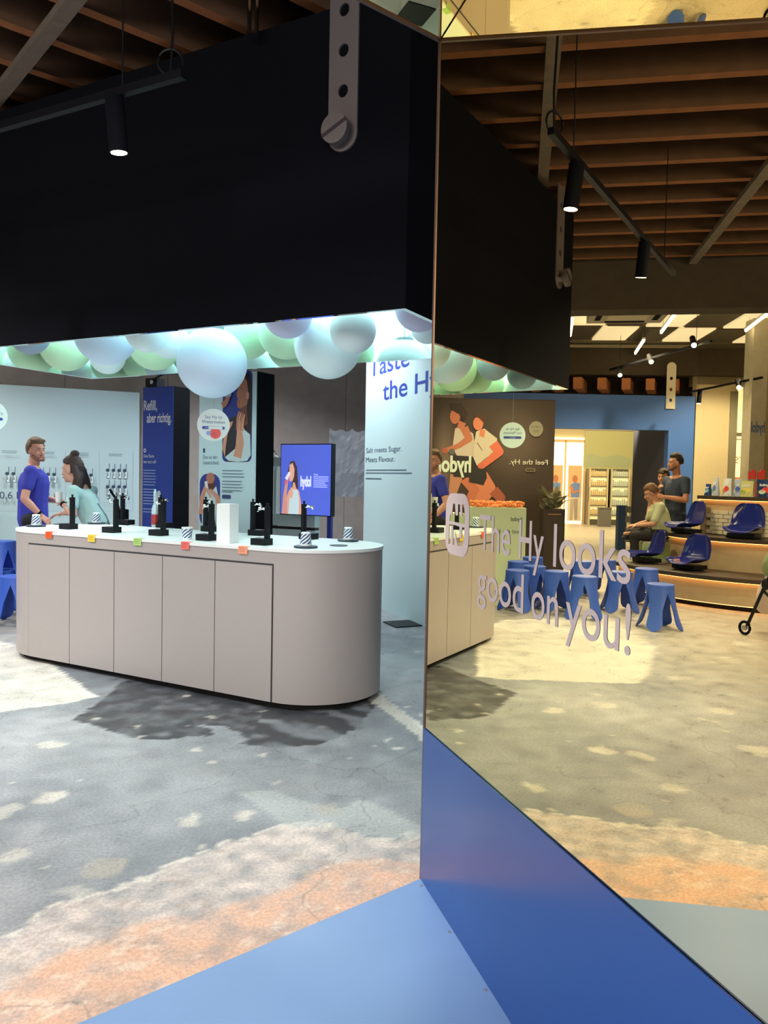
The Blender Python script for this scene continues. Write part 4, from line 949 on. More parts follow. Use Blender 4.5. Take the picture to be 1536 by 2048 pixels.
# blue portal
M_pblue = mat('portal_blue', (66, 112, 196), .5, noise=.04)
t = bpy.data.objects.new('wall_left', None); COL.objects.link(t); t['kind'] = 'structure'; t['label'] = 'blue portal wall with a wide opening to the entrance passage'
def vprism(poly, z0, z1, name, m, par, label=None):
    mb = MB(); mb.prism([V(*p) for p in poly], z0, z1); return mb.build(name, m, par, label=label)
vprism([(.5, 15), (5.93, 15), (5.93, 15.2), (.5, 15.2)], 2.53, 3.19, 'header', M_pblue, t)
vprism([(5.44, 15), (5.93, 15), (5.93, 15.2), (5.44, 15.2)], 0, 2.53, 'jamb', M_pblue, t)
vprism([(.5, 15), (2.7, 15), (2.7, 15.2), (.5, 15.2)], 0, 2.53, 'jamb', M_pblue, t)
vprism([(5.44, 15.2), (5.52, 15.2), (5.52, 17.1), (5.44, 17.1)], 0, 2.75, 'reveal', mat('dark_reveal', (66, 68, 92), .6), t, 'dark side of the passage')
so = bpy.data.objects.new('strap_hanger', None); COL.objects.link(so); so['label'] = 'white strap with round holes above the blue portal'; so['category'] = 'bracket'
x_, y_ = V(5.45, 14.985); so.location = (x_, y_, 3.74); so.rotation_euler = (0, pi, -rad(VY(180)))
so2 = obj('strap', SM, so); so2.data = SM.copy(); so2.data.materials[0] = mat('white_metal', (226, 220, 204), .5)
# far rooms
M_beige = mat('cream_wall', (206, 192, 158), .7, noise=.06)
we = bpy.data.objects.new('wall_far', None); COL.objects.link(we); we['kind'] = 'structure'; we['label'] = 'far entrance wall behind the passage'
vprism([(4.6, 28.2), (12, 28.2), (12, 28.4), (4.6, 28.4)], 0, 4.5, 'plaster', M_beige, we)
vprism([(4.6, 27), (4.8, 27), (4.8, 28.3), (4.6, 28.3)], 0, 4.5, 'return', M_beige, we)
wr = bpy.data.objects.new('wall_right', None); COL.objects.link(wr); wr['kind'] = 'structure'; wr['label'] = 'cream plaster wall beside the portal'
vprism([(5.95, 15), (6.74, 15), (6.74, 15.2), (5.95, 15.2)], 0, 3.42, 'plaster', M_beige, wr)
vprism([(6.99, 15), (9.5, 15), (9.5, 15.2), (6.99, 15.2)], 0, 3.9, 'plaster', M_beige, wr)
vprism([(5.95, 15.2), (9.5, 15.2), (9.5, 15.4), (5.95, 15.4)], 3.42, 4.6, 'lintel', mat('grey_lintel', (150, 140, 116), .7), wr)
vprism([(6.6, 14.97), (6.74, 14.97), (6.74, 15.0), (6.6, 15.0)], 0, 3.3, 'frame', mat('grey_frame', (128, 124, 104), .6), wr)
vprism([(6.74, 15.1), (6.99, 15.1), (6.99, 15.14), (6.74, 15.14)], 0, 3.4, 'window_strip', mat('lit_window', (255, 248, 216), .5, emit=1.0), wr, 'bright window strip with red lettering')
f = Flat()
x_, y_ = V(6.865, 15.095); f.text('TS', 0, 1.93, .13, (206, 96, 84), .18, align='CENTER').poly([(-.12, 2.45), (.08, 2.45), (.08, 2.52), (-.12, 2.52)], (110, 108, 98)).poly([(-.12, 2.38), (.12, 2.38), (.12, 2.40), (-.12, 2.40)], (150, 148, 132))
for k in range(6): f.poly([(-.1, 1.66 - k * .13), (.1, 1.66 - k * .13), (.1, 1.62 - k * .13), (-.1, 1.62 - k * .13)], (214, 150, 128))
fo = f.build('window_print', wr, (x_, y_, 0), rz=-rad(VY(0)))
t = thing('pillar', 'pale square pillar with a faded blue print behind the pouches', 'pillar')
mb = MB(); mb.prism([V(5.84, 12.5), V(6.08, 12.5), V(6.08, 12.8), V(5.84, 12.8)], 0, 4.5); mb.build('shaft', mat('pillar_plaster', (196, 186, 160), .8, noise=.15, nscale=8, bump=.3), t)
x_, y_ = V(5.96, 12.497); f = Flat(); f.text('hydol', -.112, 2.36, .17, (92, 112, 156), .22, bold=.03); f.build('print', t, (x_, y_, 0), rz=-rad(VY(0)))
w2 = bpy.data.objects.new('wall_side', None); COL.objects.link(w2); w2['kind'] = 'structure'; w2['label'] = 'brownish cream wall right of the pillar'
vprism([(6.12, 12.6), (9, 12.2), (9, 12.4), (6.12, 12.8)], 0, 4.5, 'plaster', mat('tan_wall', (170, 150, 108), .7, noise=.08), w2)
# entrance doors, fridges, banner
t = bpy.data.objects.new('door_1', None); COL.objects.link(t); t['kind'] = 'structure'; t['label'] = 'bright glazed entrance doors with figures on posters'
x_, y_ = V(6.5, 28.1); t.location = (x_, y_, 0); t.rotation_euler.z = -rad(VY(0))
MB().box((0, .03, 1.55), (1.36, .04, 3.1)).build('daylight_glass', mat('daylight_glass', (255, 252, 240), .3, emit=2.4), t)
for x_ in (-.68, .0, .68): MB().box((x_, -.02, 1.5), (.06, .06, 3.0)).build('frame', mat('door_frame', (226, 196, 156), .5), t)
MB().box((0, -.02, 2.98), (1.42, .06, .1)).build('frame', mat('door_frame', (226, 196, 156), .5), t)
f = Flat(.002)
for cx in (-.36, .34):
    f.poly([(cx - .25, .1), (cx + .25, .1), (cx + .25, 2.1), (cx - .25, 2.1)], (236, 190, 146)).poly([(cx - .25, .1), (cx + .25, .1), (cx + .25, .95), (cx - .25, .95)], (236, 226, 206)).ell(cx, 1.62, .1, .13, (196, 128, 96)).poly([(cx - .16, .95), (cx - .18, 1.45), (cx, 1.5), (cx + .16, 1.4), (cx + .12, .95)], (116, 150, 214)).limb([(cx + .14, 1.35), (cx + .05, 1.12), (cx - .14, 1.2)], (.1, .08, .06), (214, 140, 104)).limb([(cx - .05, .9), (cx - .07, .2)], (.14, .1), (176, 160, 150)).limb([(cx + .07, .9), (cx + .1, .2)], (.14, .1), (196, 180, 166))
f.build('poster_print', t, (0, -.06, 0))
M_fr = mat('fridge_body', (96, 92, 78), .4); M_fl = mat('fridge_light', (240, 236, 208), .5, emit=.5)
for vx, lab, cc in ((7.57, 'left drinks fridge by the entrance doors', (206, 180, 130)), (8.33, 'right drinks fridge beside the banner', (176, 190, 186))):
    t = vthing('drinks_fridge', lab, 'fridge', vx, 27.6, 0, 0, group='drinks fridges')
    MB().box((0, .2, 1.0), (.66, .5, 2.0)).build('cabinet', M_fr, t); MB().box((0, -.055, 1.05), (.56, .01, 1.7)).build('back_light', M_fl, t)
    for k in range(5):
        MB().box((0, -.08, .35 + .34 * k), (.56, .06, .03)).build('shelf', M_fr, t)
        mb = MB(); R = random.Random(k)
        for i in range(8): mb.frus((-.24 + .068 * i, -.09, .366 + .34 * k), (-.24 + .068 * i, -.09, .366 + .34 * k + R.uniform(.16, .24)), .028, .022, 8)
        mb.build('drinks', mat('drinks_' + str(cc[0]), cc, .4, noise=.4, nscale=18), t, kind='stuff')
    for x_ in (-.31, .31): MB().box((x_, -.09, 1.0), (.05, .08, 2.0)).build('door_frame', mat('fridge_frame', (206, 196, 160), .5), t)
    MB().box((.36, -.12, 1.1), (.02, .03, .5)).build('handle', M_chrome, t)
t = vthing('waste_bin', 'grey box bin standing in front of the left drinks fridge', 'bin', 7.55, 26.6, 0, 0); mb = MB(); mb.prism(rr(-.2, -.15, .2, .15, .03, 3), 0, .62); mb.build('body', mat('bin_grey', (110, 108, 104), .5), t); MB().box((0, 0, .63), (.42, .32, .04)).build('lid', M_fr, t)
t = vthing('hanging_banner', 'large pale yellow green banner hanging in the passage', 'banner', 5.78, 20, 0, 0)
mb = MB(); mb.prism([(-.66, 0), (.66, 0), (.66, .02), (-.66, .02)], 1.98, 2.84); mb.box((.07, .01, 1.92), (1.18, .02, .13)); mb.build('sheet', mat('banner_sheet', (226, 224, 166), .6), t)
mb = MB(); mb.frus((-.66, .01, 2.84), (.66, .01, 2.84), .015, .015, 8); mb.build('rod', M_steel, t)
f = Flat(.002); f.poly([(-.55, 1.9), (.62, 1.9), (.62, 2.2), (.5, 2.25), (.2, 2.16), (-.2, 2.22), (-.55, 2.12)], (206, 216, 176)); f.build('print', t, (0, -.004, 0))
for vx in (-.64, .64): MB().frus((vx, .01, 2.84), (vx, .01, 4.6), .004, .004, 6).build('cord', M_steel, t)
t = vthing('display_rack', 'narrow blue display stand at the mouth of the passage', 'stand', 5.35, 17.5, 0, 0)
MB().box((0, 0, .5), (.18, .2, 1.0)).build('body', mat('rack_blue', (60, 96, 150), .5), t)
for k in range(4): MB().box((-.12, -.05, .25 + .22 * k), (.12, .12, .14)).build('leaflet_holder', mat('rack_grey', (150, 156, 150), .5), t)
# air conditioner cassette and lamps in the far bay
t = vthing('air_conditioner', 'ceiling air conditioner cassette with a pale grille', 'air conditioner', 3.05, 9.95, 3.62, 9)
MB().box((0, 0, .06), (.95, .95, .12)).build('panel', mat('cassette_white', (176, 166, 138), .5), t); MB().box((0, 0, -.005), (.5, .5, .012)).build('grille', mat('grille', (206, 196, 162), .5), t); MB().box((0, 0, .40), (.85, .85, .56)).build('housing', mat('duct_dark', (52, 46, 36), .8), t)
for x_, y_, dx, dy in ((0, -.36, .5, .07), (0, .36, .5, .07), (-.36, 0, .07, .5), (.36, 0, .07, .5)): MB().box((x_, y_, -.004), (dx, dy, .01)).build('vent_slot', M_black, t)
M_tube = mat('tube_light', (255, 252, 240), .5, emit=9.0)
for vx, vy, lab in ((2.95, 12.6, 'tube light left behind the air conditioner'), (4.35, 12.2, 'tube light in the middle of the far ceiling bay'), (5.6, 11.9, 'tube light right of the far ceiling bay near the pillar'), (4.6, 14.3, 'tube light farthest back above the portal')):
    g = vthing('tube_lamp', lab, 'lamp', vx, vy, 3.98, 12, group='tube lamps of the far bay'); mb = MB(); mb.frus((0, -.7, 0), (0, .7, 0), .02, .02, 10); mb.build('tube', M_tube, g); MB().box((0, 0, .035), (.05, 1.44, .03)).build('housing', M_white, g)
    for y_ in (-.5, .5): MB().frus((0, y_, .05), (0, y_, .18), .003, .003, 5).build('wire', M_steel, g)

# ================================================================ TRACK LIGHTS
M_lens = mat('lamp_lens', (255, 250, 240), .4, emit=14.0)
def track(name_lab, p0, p1, heads, grp):
    p0 = Vector(p0); p1 = Vector(p1); d = p1 - p0; L = d.length
    g = thing('light_track', name_lab, 'light track', p0, rz=atan2(d.y, d.x))
    MB().box((L / 2, 0, 0), (L, .034, .036)).build('rail', M_blackm, g)
    for x_ in (.12 * L, .88 * L): MB().frus((x_, 0, .018), (x_, 0, 4.1 - p0.z), .004, .004, 6).build('hanger', M_blackm, g)
    for k, (a, dirn, lab, pw_) in enumerate(heads):
        q = p0 + d * a; dr = Vector(dirn).normalized()
        h = thing('spotlight', lab, 'spotlight', (q.x, q.y, q.z - .016), group=grp)
        MB().frus((0, 0, .0), (0, 0, -.05), .014, .014, 10).build('stem', M_blackm, h)
        c0 = Vector((0, 0, -.05)) - dr * .05; c1 = c0 + dr * .24
        mb = MB(); mb.frus(c0, c1, .042, .042, 22); hb = mb.build('housing', M_black, h, smooth=30)
        mb = MB(); mb.frus(c1 - dr * .001, c1 + dr * .002, .036, .036, 20); mb.build('lens', M_lens, hb)
        if pw_: light('SPOT', 'spotlight_beam', q + Vector((0, 0, -.016)) + c1 + dr * .02, pw_, (1, .97, .92), .03, q + Vector((0, 0, -.016)) + c1 + dr * 2, 70, .7)
ex, ey = V(2.33, 6.44)
track('black light track hanging in front of the canopy', (-.90, 3.42, 3.22), (ex, ey, 3.22), ((.135, (.06, .10, -1), 'black track spotlight in front of the dark canopy, lens lit', 60), (.66, (-.1, .2, -1), 'black track spotlight at the far end of the canopy track', 60)), 'spotlights on the canopy track')
a0, a1 = V(4.05, 14.2), V(4.62, 11.2)
track('light track over the seating steps', a0 + (3.55,), a1 + (3.75,), ((.12, (.5, -.5, -.6), 'spotlight low over the portal on the seating track', 0), (.45, (.5, -.6, -.5), 'middle spotlight on the seating track', 0), (.85, (.5, -.5, -.5), 'near spotlight on the seating track, glowing', 60)), 'spotlights on the seating track')
a0, a1 = V(5.6, 14.4), V(5.9, 12.3)
track('light track along the cream wall by the pillar', a0 + (3.2,), a1 + (3.3,), ((.15, (.1, .0, -1), 'spotlight at the portal end of the wall track', 0), (.7, (.6, -.5, -.5), 'glowing spotlight on the wall track by the pillar', 60)), 'spotlights on the wall track')
# hanging cable with a coil at the track end
t = thing('power_cable', 'black cable hanging from the ceiling to the end of the canopy track', 'cable', (-.97, 3.47, 3.24))
mb = MB(); mb.tube([(0, 0, 0), (.01, .0, .2), (-.005, 0, .5), (0, 0, .86)], .006); mb.build('lead', M_blackm, t)
mb = MB(); mb.tube([(.0 + .055 * sin(a), .0, .055 - .055 * cos(a)) for a in [2 * pi * k / 24 for k in range(25)]], .006); mb.build('coil', M_blackm, t)
t = thing('ceiling_pipe', 'dark conduit box with two short pipes below the joists left of the strap', 'pipe', (-.76, 4.3, 4.0))
MB().box((0, 0, .16), (.1, .08, .1)).build('box', M_blackm, t)
for x_ in (-.02, .02): MB().frus((x_, 0, -.12), (x_, 0, .12), .012, .012, 10).build('pipe', M_chrome, t)
# ================================================================ PEOPLE
def rotz(a): return Matrix.Rotation(a, 3, 'Z')
def hand(mb, wrist, d, n, curl=.5, side=1, L=1.0):
    """palm and five separate fingers: d = finger direction, n = palm normal (fingers curl towards it), side = thumb side"""
    d = Vector(d).normalized(); n = Vector(n); n = (n - d * n.dot(d)).normalized(); s = d.cross(n) * side; w_ = Vector(wrist)
    for k in (-.022, -.007, .008, .022): mb.cap(w_ + d * .012 * L + s * k * .6, w_ + d * .078 * L + s * k, .0135, .012, 8)
    for k, (o_, ln) in enumerate(((.027, .068), (.009, .078), (-.009, .072), (-.026, .056))):
        a = w_ + d * .08 * L + s * o_; c1 = curl * (.9 + .12 * k)
        b = a + (d * cos(c1 * .6) + n * sin(c1 * .6)) * ln * .45; c = b + (d * cos(c1 * 1.5) + n * sin(c1 * 1.5)) * ln * .33; e = c + (d * cos(c1 * 2.2) + n * sin(c1 * 2.2)) * ln * .22
        mb.cap(a, b, .0090, .0085, 8); mb.cap(b, c, .0085, .0078, 8); mb.cap(c, e, .0078, .0066, 8)
    a = w_ + d * .03 + s * .028; b = a + (d * .55 + s * .75 + n * .25).normalized() * .036; c = b + (d * .85 + s * .25 + n * .55 * (1 if curl > .3 else .3)).normalized() * .032
    mb.cap(a, b, .0115, .0100, 8); mb.cap(b, c, .0100, .0078, 8)
def join(a, b):   # append mesh b's geometry to a list
    pass
def person(label, loc, yaw, J, skin, shirt, pants, hair, hairstyle, group=None, sleeve=.55, beard=None, shoes=(40, 40, 44), watch=False):
    """one continuous body (head, trunk, limbs), clothes and hair as children. Local frame: +Y forward, +X the person's right."""
    g = thing('person', label, 'person', loc, yaw=yaw, group=group)
    D = dict(pelvis=(0, 0, .97), waist=(0, 0, 1.10), chest=(0, .0, 1.34), neck=(0, -.01, 1.50), head=(0, .03, 1.69), sh=((-.185, 0, 1.45), (.185, 0, 1.45)), el=((-.24, -.03, 1.17), (.24, -.03, 1.17)), wr=((-.25, .06, .93), (.25, .06, .93)), hip=((-.09, 0, .93), (.09, 0, .93)), kn=((-.10, .02, .50), (.10, .02, .50)), an=((-.11, -.03, .09), (.11, -.03, .09)), toe=((-.12, .14, .03), (.12, .14, .03)), hd=((0, .1, -1), (0, .1, -1)), hn=((1, 0, 0), (-1, 0, 0)), curl=(.45, .45), turn=0, nod=0, build=1.0)
    D.update(J); v = Vector; B = D['build']
    sk = mat('skin_%d_%d_%d' % skin, skin, .5); mb = MB()
    P, W, C, N, H = (v(D[k]) for k in ('pelvis', 'waist', 'chest', 'neck', 'head'))
    Rh = Matrix.Rotation(D['turn'], 3, 'Z') @ Matrix.Rotation(D['nod'], 3, 'X')
    def hp(x, y, z): return H + Rh @ v((x, y, z))
    R4 = Rh.to_4x4()
    mb.ell(hp(0, -.012, .03), (.076, .094, .092), R4, 20, 14); mb.ell(hp(0, .022, -.045), (.056, .066, .072), R4, 18, 12); mb.cap(hp(0, .062, -.09), hp(0, .05, -.082), .026, .026)
    mb.cap(hp(0, .082, .012), hp(0, .104, -.028), .009, .014, 10); mb.ell(hp(.014, .092, -.032), .009, None, 8, 6); mb.ell(hp(-.014, .092, -.032), .009, None, 8, 6)
    for s in (-1, 1):
        mb.ell(hp(s * .078, -.01, -.01), (.010, .020, .032), R4, 10, 8); mb.ell(hp(s * .038, .062, -.022), (.024, .02, .02), R4, 10, 8)
        mb.cap(hp(s * .012, .084, .028), hp(s * .045, .072, .03), .010, .009, 8)
    mb.ell(hp(0, .086, -.062), (.024, .012, .009), R4, 10, 8)
    mb.cap(N - v((0, 0, .03)), hp(0, -.02, -.05), .056 * B, .052 * B)
    mb.cap(N, C, .07, .12 * B); mb.cap(C, W, .13 * B, .118 * B); mb.cap(W, P, .118 * B, .125 * B)
    for i in (0, 1):
        s, e, w_ = v(D['sh'][i]), v(D['el'][i]), v(D['wr'][i]); h_, k_, a_, t_ = v(D['hip'][i]), v(D['kn'][i]), v(D['an'][i]), v(D['toe'][i])
        mb.cap(N - v((0, 0, .03)), s, .062, .056 * B); mb.cap(C, s, .1 * B, .055 * B)
        mb.cap(s, e, .050 * B, .039 * B); mb.cap(e, e.lerp(w_, .35), .039 * B, .040 * B); mb.cap(e.lerp(w_, .35), w_, .040 * B, .026)
        mb.cap(h_, k_, .085 * B, .055); mb.cap(k_, k_.lerp(a_, .35), .054, .055); mb.cap(k_.lerp(a_, .35), a_, .055, .036); mb.cap(a_, t_, .036, .028)
    body = remesh(mb, .0095, 3); body.materials.append(sk)
    hb = MB()
    for i in (0, 1): hand(hb, D['wr'][i], D['hd'][i], D['hn'][i], D['curl'][i], 1 if i == 0 else -1)
    hm = remesh(hb, .0042, 2)
    bm = bmesh.new(); bm.from_mesh(body); bm.from_mesh(hm); bm.to_mesh(body); bm.free(); smoothen(body); obj('body', body, g)
    # shirt
    mb = MB(); sh = mat('cloth_%d_%d_%d' % shirt, shirt, .85, noise=.08, nscale=25, bump=.15)
    hem = D.get('hem', P + v((0, 0, -.03)))
    mb.cap(N - v((0, 0, .055)), C, .082, .14 * B); mb.cap(C, W, .15 * B, .143 * B); mb.cap(W, hem, .143 * B, .148 * B)
    for i in (0, 1):
        s, e = v(D['sh'][i]), v(D['el'][i]); mb.cap(N - v((0, 0, .045)), s, .062, .066 * B); mb.cap(C, s, .115 * B, .07 * B); mb.cap(s, s.lerp(e, sleeve), .066 * B, .062 * B)
    me = remesh(mb, .011, 5); me.materials.append(sh); obj('shirt', me, g)
    mb = MB(); pa = mat('cloth_%d_%d_%d' % pants, pants, .85, noise=.1, nscale=25)
    mb.cap(W.lerp(P, .5), P, .126 * B, .142 * B)
    for i in (0, 1):
        h_, k_, a_ = v(D['hip'][i]), v(D['kn'][i]), v(D['an'][i]); mb.cap(P, h_, .13 * B, .105 * B); mb.cap(h_, k_, .1 * B, .072); mb.cap(k_, a_ + (k_ - a_) * .06, .07, .056)
    me = remesh(mb, .012, 4); me.materials.append(pa); obj('trousers', me, g)
    for i in (0, 1):
        a_, t_ = v(D['an'][i]), v(D['toe'][i]); mb = MB(); d_ = (t_ - a_); d_.z = 0; d_.normalize(); dn = v((0, 0, -1)) if abs(t_.z - a_.z) < .12 else v((0, 0, 0))
        mb.cap(a_ + dn * .05 - d_ * .03, a_ + dn * .055 + d_ * .15, .042, .036); mb.cap(a_, a_ + dn * .04, .046, .046)
        me = remesh(mb, .011, 3); me.materials.append(mat('shoe_%d' % shoes[0], shoes, .6)); obj('shoe', me, g)
    # face
    fm = MB(); 
    for s in (-1, 1):
        e = MB(); e.ell(hp(s * .031, .0785, .008), (.0115, .006, .0055), R4, 10, 8); eo = e.build('eye', mat('eye_white', (226, 220, 214), .3), g, smooth=True)
        e = MB(); e.ell(hp(s * .031, .0845, .008), (.0055, .0035, .0055), R4, 10, 8); e.build('iris', mat('iris_dark', (44, 34, 30), .25), eo)
        e = MB(); e.cap(hp(s * .016, .088, .030), hp(s * .045, .077, .031), .0042, .003, 8); e.build('eyebrow', mat('hair_%d_%d_%d' % hair, hair, .7), g)
    e = MB(); e.cap(hp(-.02, .093, -.060), hp(.02, .093, -.060), .0055, .0055, 8); e.build('mouth', mat('lips', (170, 96, 90), .5), g)
    # hair
    hmat = mat('hair_%d_%d_%d' % hair, hair, .65, noise=.3, nscale=60, bump=.4)
    hb = MB()
    for ph in range(0, 9):
        for th in range(0, 22):
            el = rad(88 - ph * 15); az = 2 * pi * th / 22
            x, y, z = cos(el) * sin(az), cos(el) * cos(az), sin(el)
            front = cos(az) * cos(el)
            lim = -.55 if hairstyle != 'short' else -.42
            if z < lim: continue
            if front > .35 and z < .62: continue
            if hairstyle == 'bun_long' and front > -.35 and z < .30: continue
            if front > -.05 and z < .12 and not (abs(x) > .85 and z > .0): continue
            hb.ell(hp(x * .078, -.014 + y * .096, .034 + z * .094), (.022, .022, .022 + .01 * (z > .5)), None, 8, 6)
    if hairstyle == 'quiff':
        for k in range(-3, 4): hb.cap(hp(k * .018, .0, .118), hp(k * .019 + .004, .055, .122 - abs(k) * .004), .022, .016, 8)
    if hairstyle == 'curly':
        R = random.Random(2)
        for k in range(60):
            a = R.uniform(0, 6.28); e_ = R.uniform(.2, 1.5); hb.ell(hp(cos(e_) * sin(a) * .086, -.02 + cos(e_) * cos(a) * .098, .04 + sin(e_) * .104), .02, None, 8, 6)
    if hairstyle == 'bun_long':
        hb.ell(hp(0, -.05, .165), (.042, .046, .036), R4, 12, 8); hb.cap(hp(0, -.04, .1), hp(0, -.05, .15), .03, .024)
        for k in range(-4, 5):
            hb.cap(hp(k * .017, -.075, .02), hp(k * .02, -.105, -.10), .03, .03, 8); hb.cap(hp(k * .02, -.105, -.10), hp(k * .021, -.12, -.23), .03, .026, 8); hb.cap(hp(k * .021, -.12, -.23), hp(k * .019, -.10, -.34), .026, .012, 8)
        for s in (-1, 1):
            hb.cap(hp(s * .062, -.08, .02), hp(s * .072, -.09, -.1), .026, .024, 8); hb.cap(hp(s * .075, -.08, -.1), hp(s * .085, -.045, -.24), .024, .02, 8); hb.cap(hp(s * .085, -.045, -.24), hp(s * .085, .03, -.36), .02, .008, 8)
    me = remesh(hb, .008, 2); me.materials.append(hmat); obj('hair', me, g)
    if beard:
        b = MB(); 
        for s in (-1, 0, 1):
            b.cap(hp(s * .03, .066, -.092), hp(s * .042, .046, -.07), .022, .02, 8)
        for s in (-1, 1): b.cap(hp(s * .056, .015, -.055), hp(s * .05, .045, -.075), .017, .02, 8); b.cap(hp(s * .02, .086, -.047), hp(s * .003, .092, -.046), .0065, .0065, 8)
        me = remesh(b, .007, 2); me.materials.append(mat('beard_%d' % beard[0], beard, .75, noise=.2, nscale=80)); obj('beard', me, g)
    if watch:
        w_ = v(D['wr'][watch - 1]); e = v(D['el'][watch - 1]); d_ = (w_ - e).normalized(); b = MB(); b.frus(w_ - d_ * .035, w_ - d_ * .012, .034, .033, 18); b.build('wrist_band', M_black, g)
    return g
# man in the blue T-shirt behind the left end of the bar: turned to the right, looking back over to us
z0 = -.03
p = person('man in a blue T-shirt standing at the left end of the bar', (-3.88, 8.58, 0), 72, dict(turn=-rad(50), chest=(0, .01, 1.34), waist=(0, .0, 1.12), head=(0, .035, 1.675), neck=(0, -.005, 1.485), el=((-.27, .03, 1.17), (.285, -.05, 1.17)), wr=((-.17, .26, 1.13), (.27, .10, 1.00)),
    hd=((.5, .8, -.25), (.05, .75, -.65)), hn=((.3, 0, -1), (-.6, 0, -.6)), build=1.06), (214, 160, 138), (58, 66, 178), (30, 30, 34), (112, 90, 70), 'quiff', beard=(146, 108, 90), watch=2)
p.scale = (1.04, 1.04, 1.03)
# woman facing left, leaning on the bar with a cup
p = person('woman in a mint T-shirt with a topknot leaning on the bar', (-2.92, 7.68, 0), -78, dict(pelvis=(0, -.12, .92), waist=(0, -.06, 1.04), chest=(0, .05, 1.22), neck=(0, .11, 1.37), head=(0, .19, 1.515), hip=((-.09, -.12, .88), (.09, -.12, .88)), kn=((-.1, -.08, .48), (.1, -.08, .48)),
    an=((-.1, -.16, .09), (.1, -.14, .09)), toe=((-.11, .02, .03), (.11, .04, .03)), sh=((-.165, .075, 1.315), (.165, .075, 1.315)), el=((-.225, .02, 1.085), (.21, .16, 1.09)), wr=((-.10, .22, 1.19), (.10, .36, 1.085)), hd=((.18, .75, .55), (-.1, .9, -.25)), hn=((.9, .1, .2), (0, 0, -1)), curl=(.75, .3), nod=-rad(6), build=.88),
    (206, 160, 140), (168, 204, 206), (60, 72, 84), (58, 44, 42), 'bun_long', sleeve=.62, watch=1)
t = thing('drinking_cup', 'white cup held in the hand of the woman at the bar', 'cup', (-3.195, 7.62, 1.20)); mb = MB(); mb.lathe([(.026, 0), (.036, .09), (.037, .1)], 22); mb.build('body', M_white, t, smooth=40); mb = MB(); mb.lathe([(.034, .1005), (.034, .103)], 20); mb.build('lid', M_white, t)
t = thing('shoulder_bag', 'black shoulder bag hanging behind the woman at the bar', 'bag', (-2.62, 7.74, .98), rz=.5); mb = MB(); mb.prism(rr(-.06, -.10, .06, .10, .03, 4), -.05, .16); mb.build('pouch', M_black, t); mb = MB(); mb.tube([(-.02, 0, .15), (-.05, 0, .26), (-.11, .01, .36)], .012); mb.build('strap', M_black, t)
# people in the mirrored part of the hall
vx, vy = V(4.46, 11.9)
p = person('tall man in a dark navy T-shirt standing by the seating steps', (vx, vy, 0), VY(-112), dict(turn=rad(14), head=(0, .035, 1.70), wr=((-.06, .27, 1.30), (.10, .30, 1.22)), el=((-.25, .06, 1.18), (.26, .05, 1.18)), hd=((.5, .3, .6), (-.8, .3, .1)), hn=((.5, -.4, 0), (-.2, -.8, 0)), curl=(.8, .7), build=1.04), (196, 140, 112), (58, 70, 92), (40, 48, 70), (44, 34, 30), 'short', beard=(84, 62, 50))
p.scale = (1.05, 1.05, 1.07)
vx, vy = V(4.08, 11.40)
SZ = .76
p = person('young man in a pale green T-shirt sitting cross-legged on the crate', (vx, vy, -.10), VY(-82), dict(pelvis=(0, -.02, .86), waist=(0, -.01, .97), chest=(0, .05, 1.16), neck=(0, .09, 1.31), head=(0, .165, 1.455), nod=-rad(24), hip=((-.09, .0, .85), (.09, .0, .85)), kn=((-.24, .40, .86), (.16, .42, .84)), an=((.06, .44, .86), (.15, .36, .42)), toe=((.14, .54, .86), (.16, .52, .37)), sh=((-.18, .06, 1.27), (.18, .06, 1.27)),
    el=((-.23, .16, 1.02), (.23, .16, 1.02)), wr=((-.08, .36, .98), (.08, .36, .98)), hd=((.35, .85, 0), (-.35, .85, 0)), hn=((.3, 0, -1), (-.3, 0, -1)), curl=(.6, .6), hem=Vector((0, -.02, .85))), (200, 150, 122), (190, 196, 160), (36, 34, 36), (112, 80, 54), 'short', sleeve=.75)
t = vthing('crate_seat', 'pale green crate with a printed label used as a seat', 'crate', 4.02, 11.42, 0, 10)
MB().box((0, 0, .32), (.46, .42, .62)).build('crate', mat('crate_green', (176, 200, 150), .6), t); MB().box((0, 0, .645), (.44, .40, .03)).build('seat_board', mat('crate_top', (206, 206, 180), .6), t)
f = Flat(); f.rrect(-.1, .42, .2, .58, .01, (150, 186, 130)); f.block(-.07, .55, .2, 4, .014, (96, 130, 96), .2, 3); f.build('print', t, (0, -.2105, 0))
vx, vy = V(4.50, 12.55)
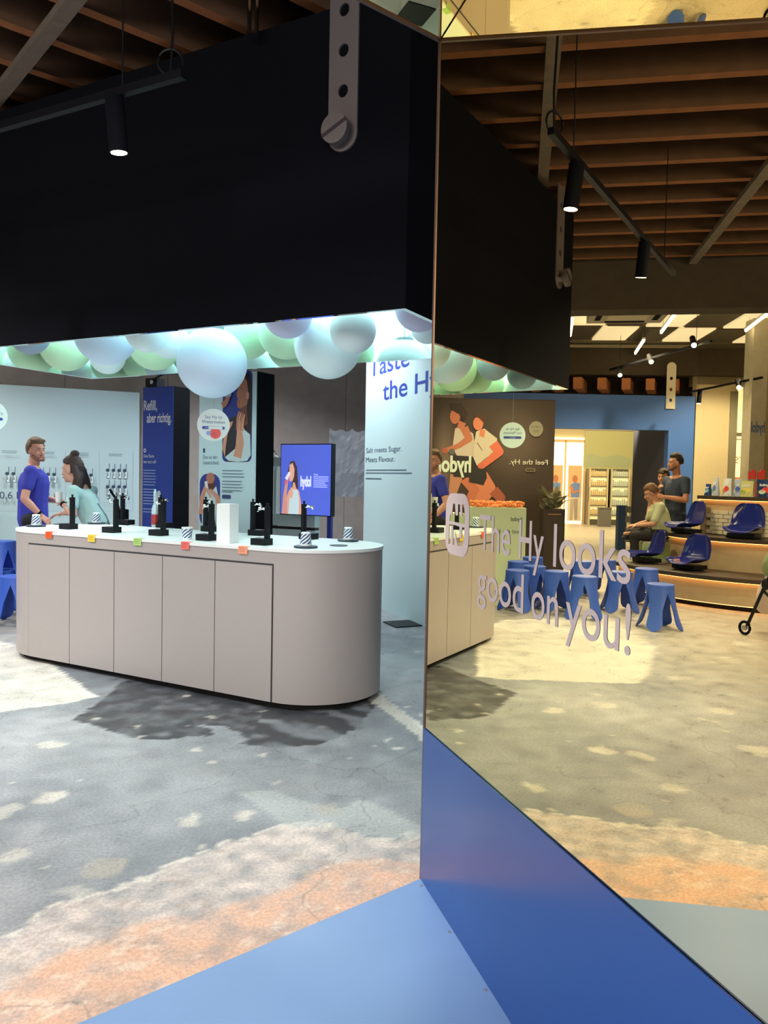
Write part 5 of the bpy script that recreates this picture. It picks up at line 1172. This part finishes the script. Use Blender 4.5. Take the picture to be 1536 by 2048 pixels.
p = person('curly-haired person in a white T-shirt behind the man in navy', (vx, vy, 0), VY(-140), dict(head=(0, .03, 1.60), neck=(0, -.01, 1.42), chest=(0, 0, 1.26), sh=((-.17, 0, 1.37), (.17, 0, 1.37)), el=((-.22, -.03, 1.11), (.30, .08, 1.18)), wr=((-.2, .1, .92), (.36, .25, 1.22))), (206, 150, 120), (206, 208, 188), (70, 70, 80), (58, 42, 34), 'curly')
# pushchair at the right edge of the mirror
t = vthing('pushchair', 'sage green pushchair with a pale pink footmuff at the right edge', 'pushchair', 4.02, 7.5, 0, -25)
M_sage = mat('sage_canvas', (146, 156, 112), .85, noise=.1, bump=.2); M_pink = mat('pale_pink_canvas', (226, 200, 188), .85, noise=.05)
mb = MB(); mb.cap((0, .20, .70), (0, .05, .86), .17, .19); mb.cap((0, .05, .86), (0, .08, 1.02), .19, .2); me = remesh(mb, .015, 4); me.materials.append(M_sage); obj('hood', me, t)
mb = MB(); mb.cap((0, .26, .40), (0, .12, .58), .16, .18); mb.cap((0, .34, .30), (0, .26, .40), .10, .16); me = remesh(mb, .014, 4); me.materials.append(M_pink); obj('footmuff', me, t)
for s in (-1, 1):
    mb = MB(); mb.tube([(s * .23, .36, .10), (s * .23, .16, .56), (s * .23, -.05, .98), (s * .22, -.32, 1.06)], .016); mb.build('frame', M_blackm, t)
    mb = MB(); mb.tube([(s * .23, .2, .48), (s * .25, -.36, .11)], .014); mb.build('leg', M_blackm, t); mb = MB(); mb.ell((s * .23, .17, .54), (.03, .04, .06), None, 12, 8); mb.build('hinge', M_blackm, t)
    for y_, r_ in ((.38, .075), (-.38, .11)):
        mb = MB(); x_ = s * .24; mb.tube([(x_, y_ + (r_ - .015) * cos(a), r_ + (r_ - .015) * sin(a)) for a in [2 * pi * k / 24 for k in range(25)]], .014); wo = mb.build('wheel', M_black, t)
        mb = MB(); mb.frus((x_ - .012, y_, r_), (x_ + .012, y_, r_), r_ * .35, r_ * .35, 14); mb.build('hub', M_steel, wo)
mb = MB(); mb.tube([(-.22, -.32, 1.06), (.22, -.32, 1.06)], .018); mb.build('handle', M_blackm, t); MB().box((0, .0, .16), (.44, .02, .02)).build('axle', M_blackm, t)
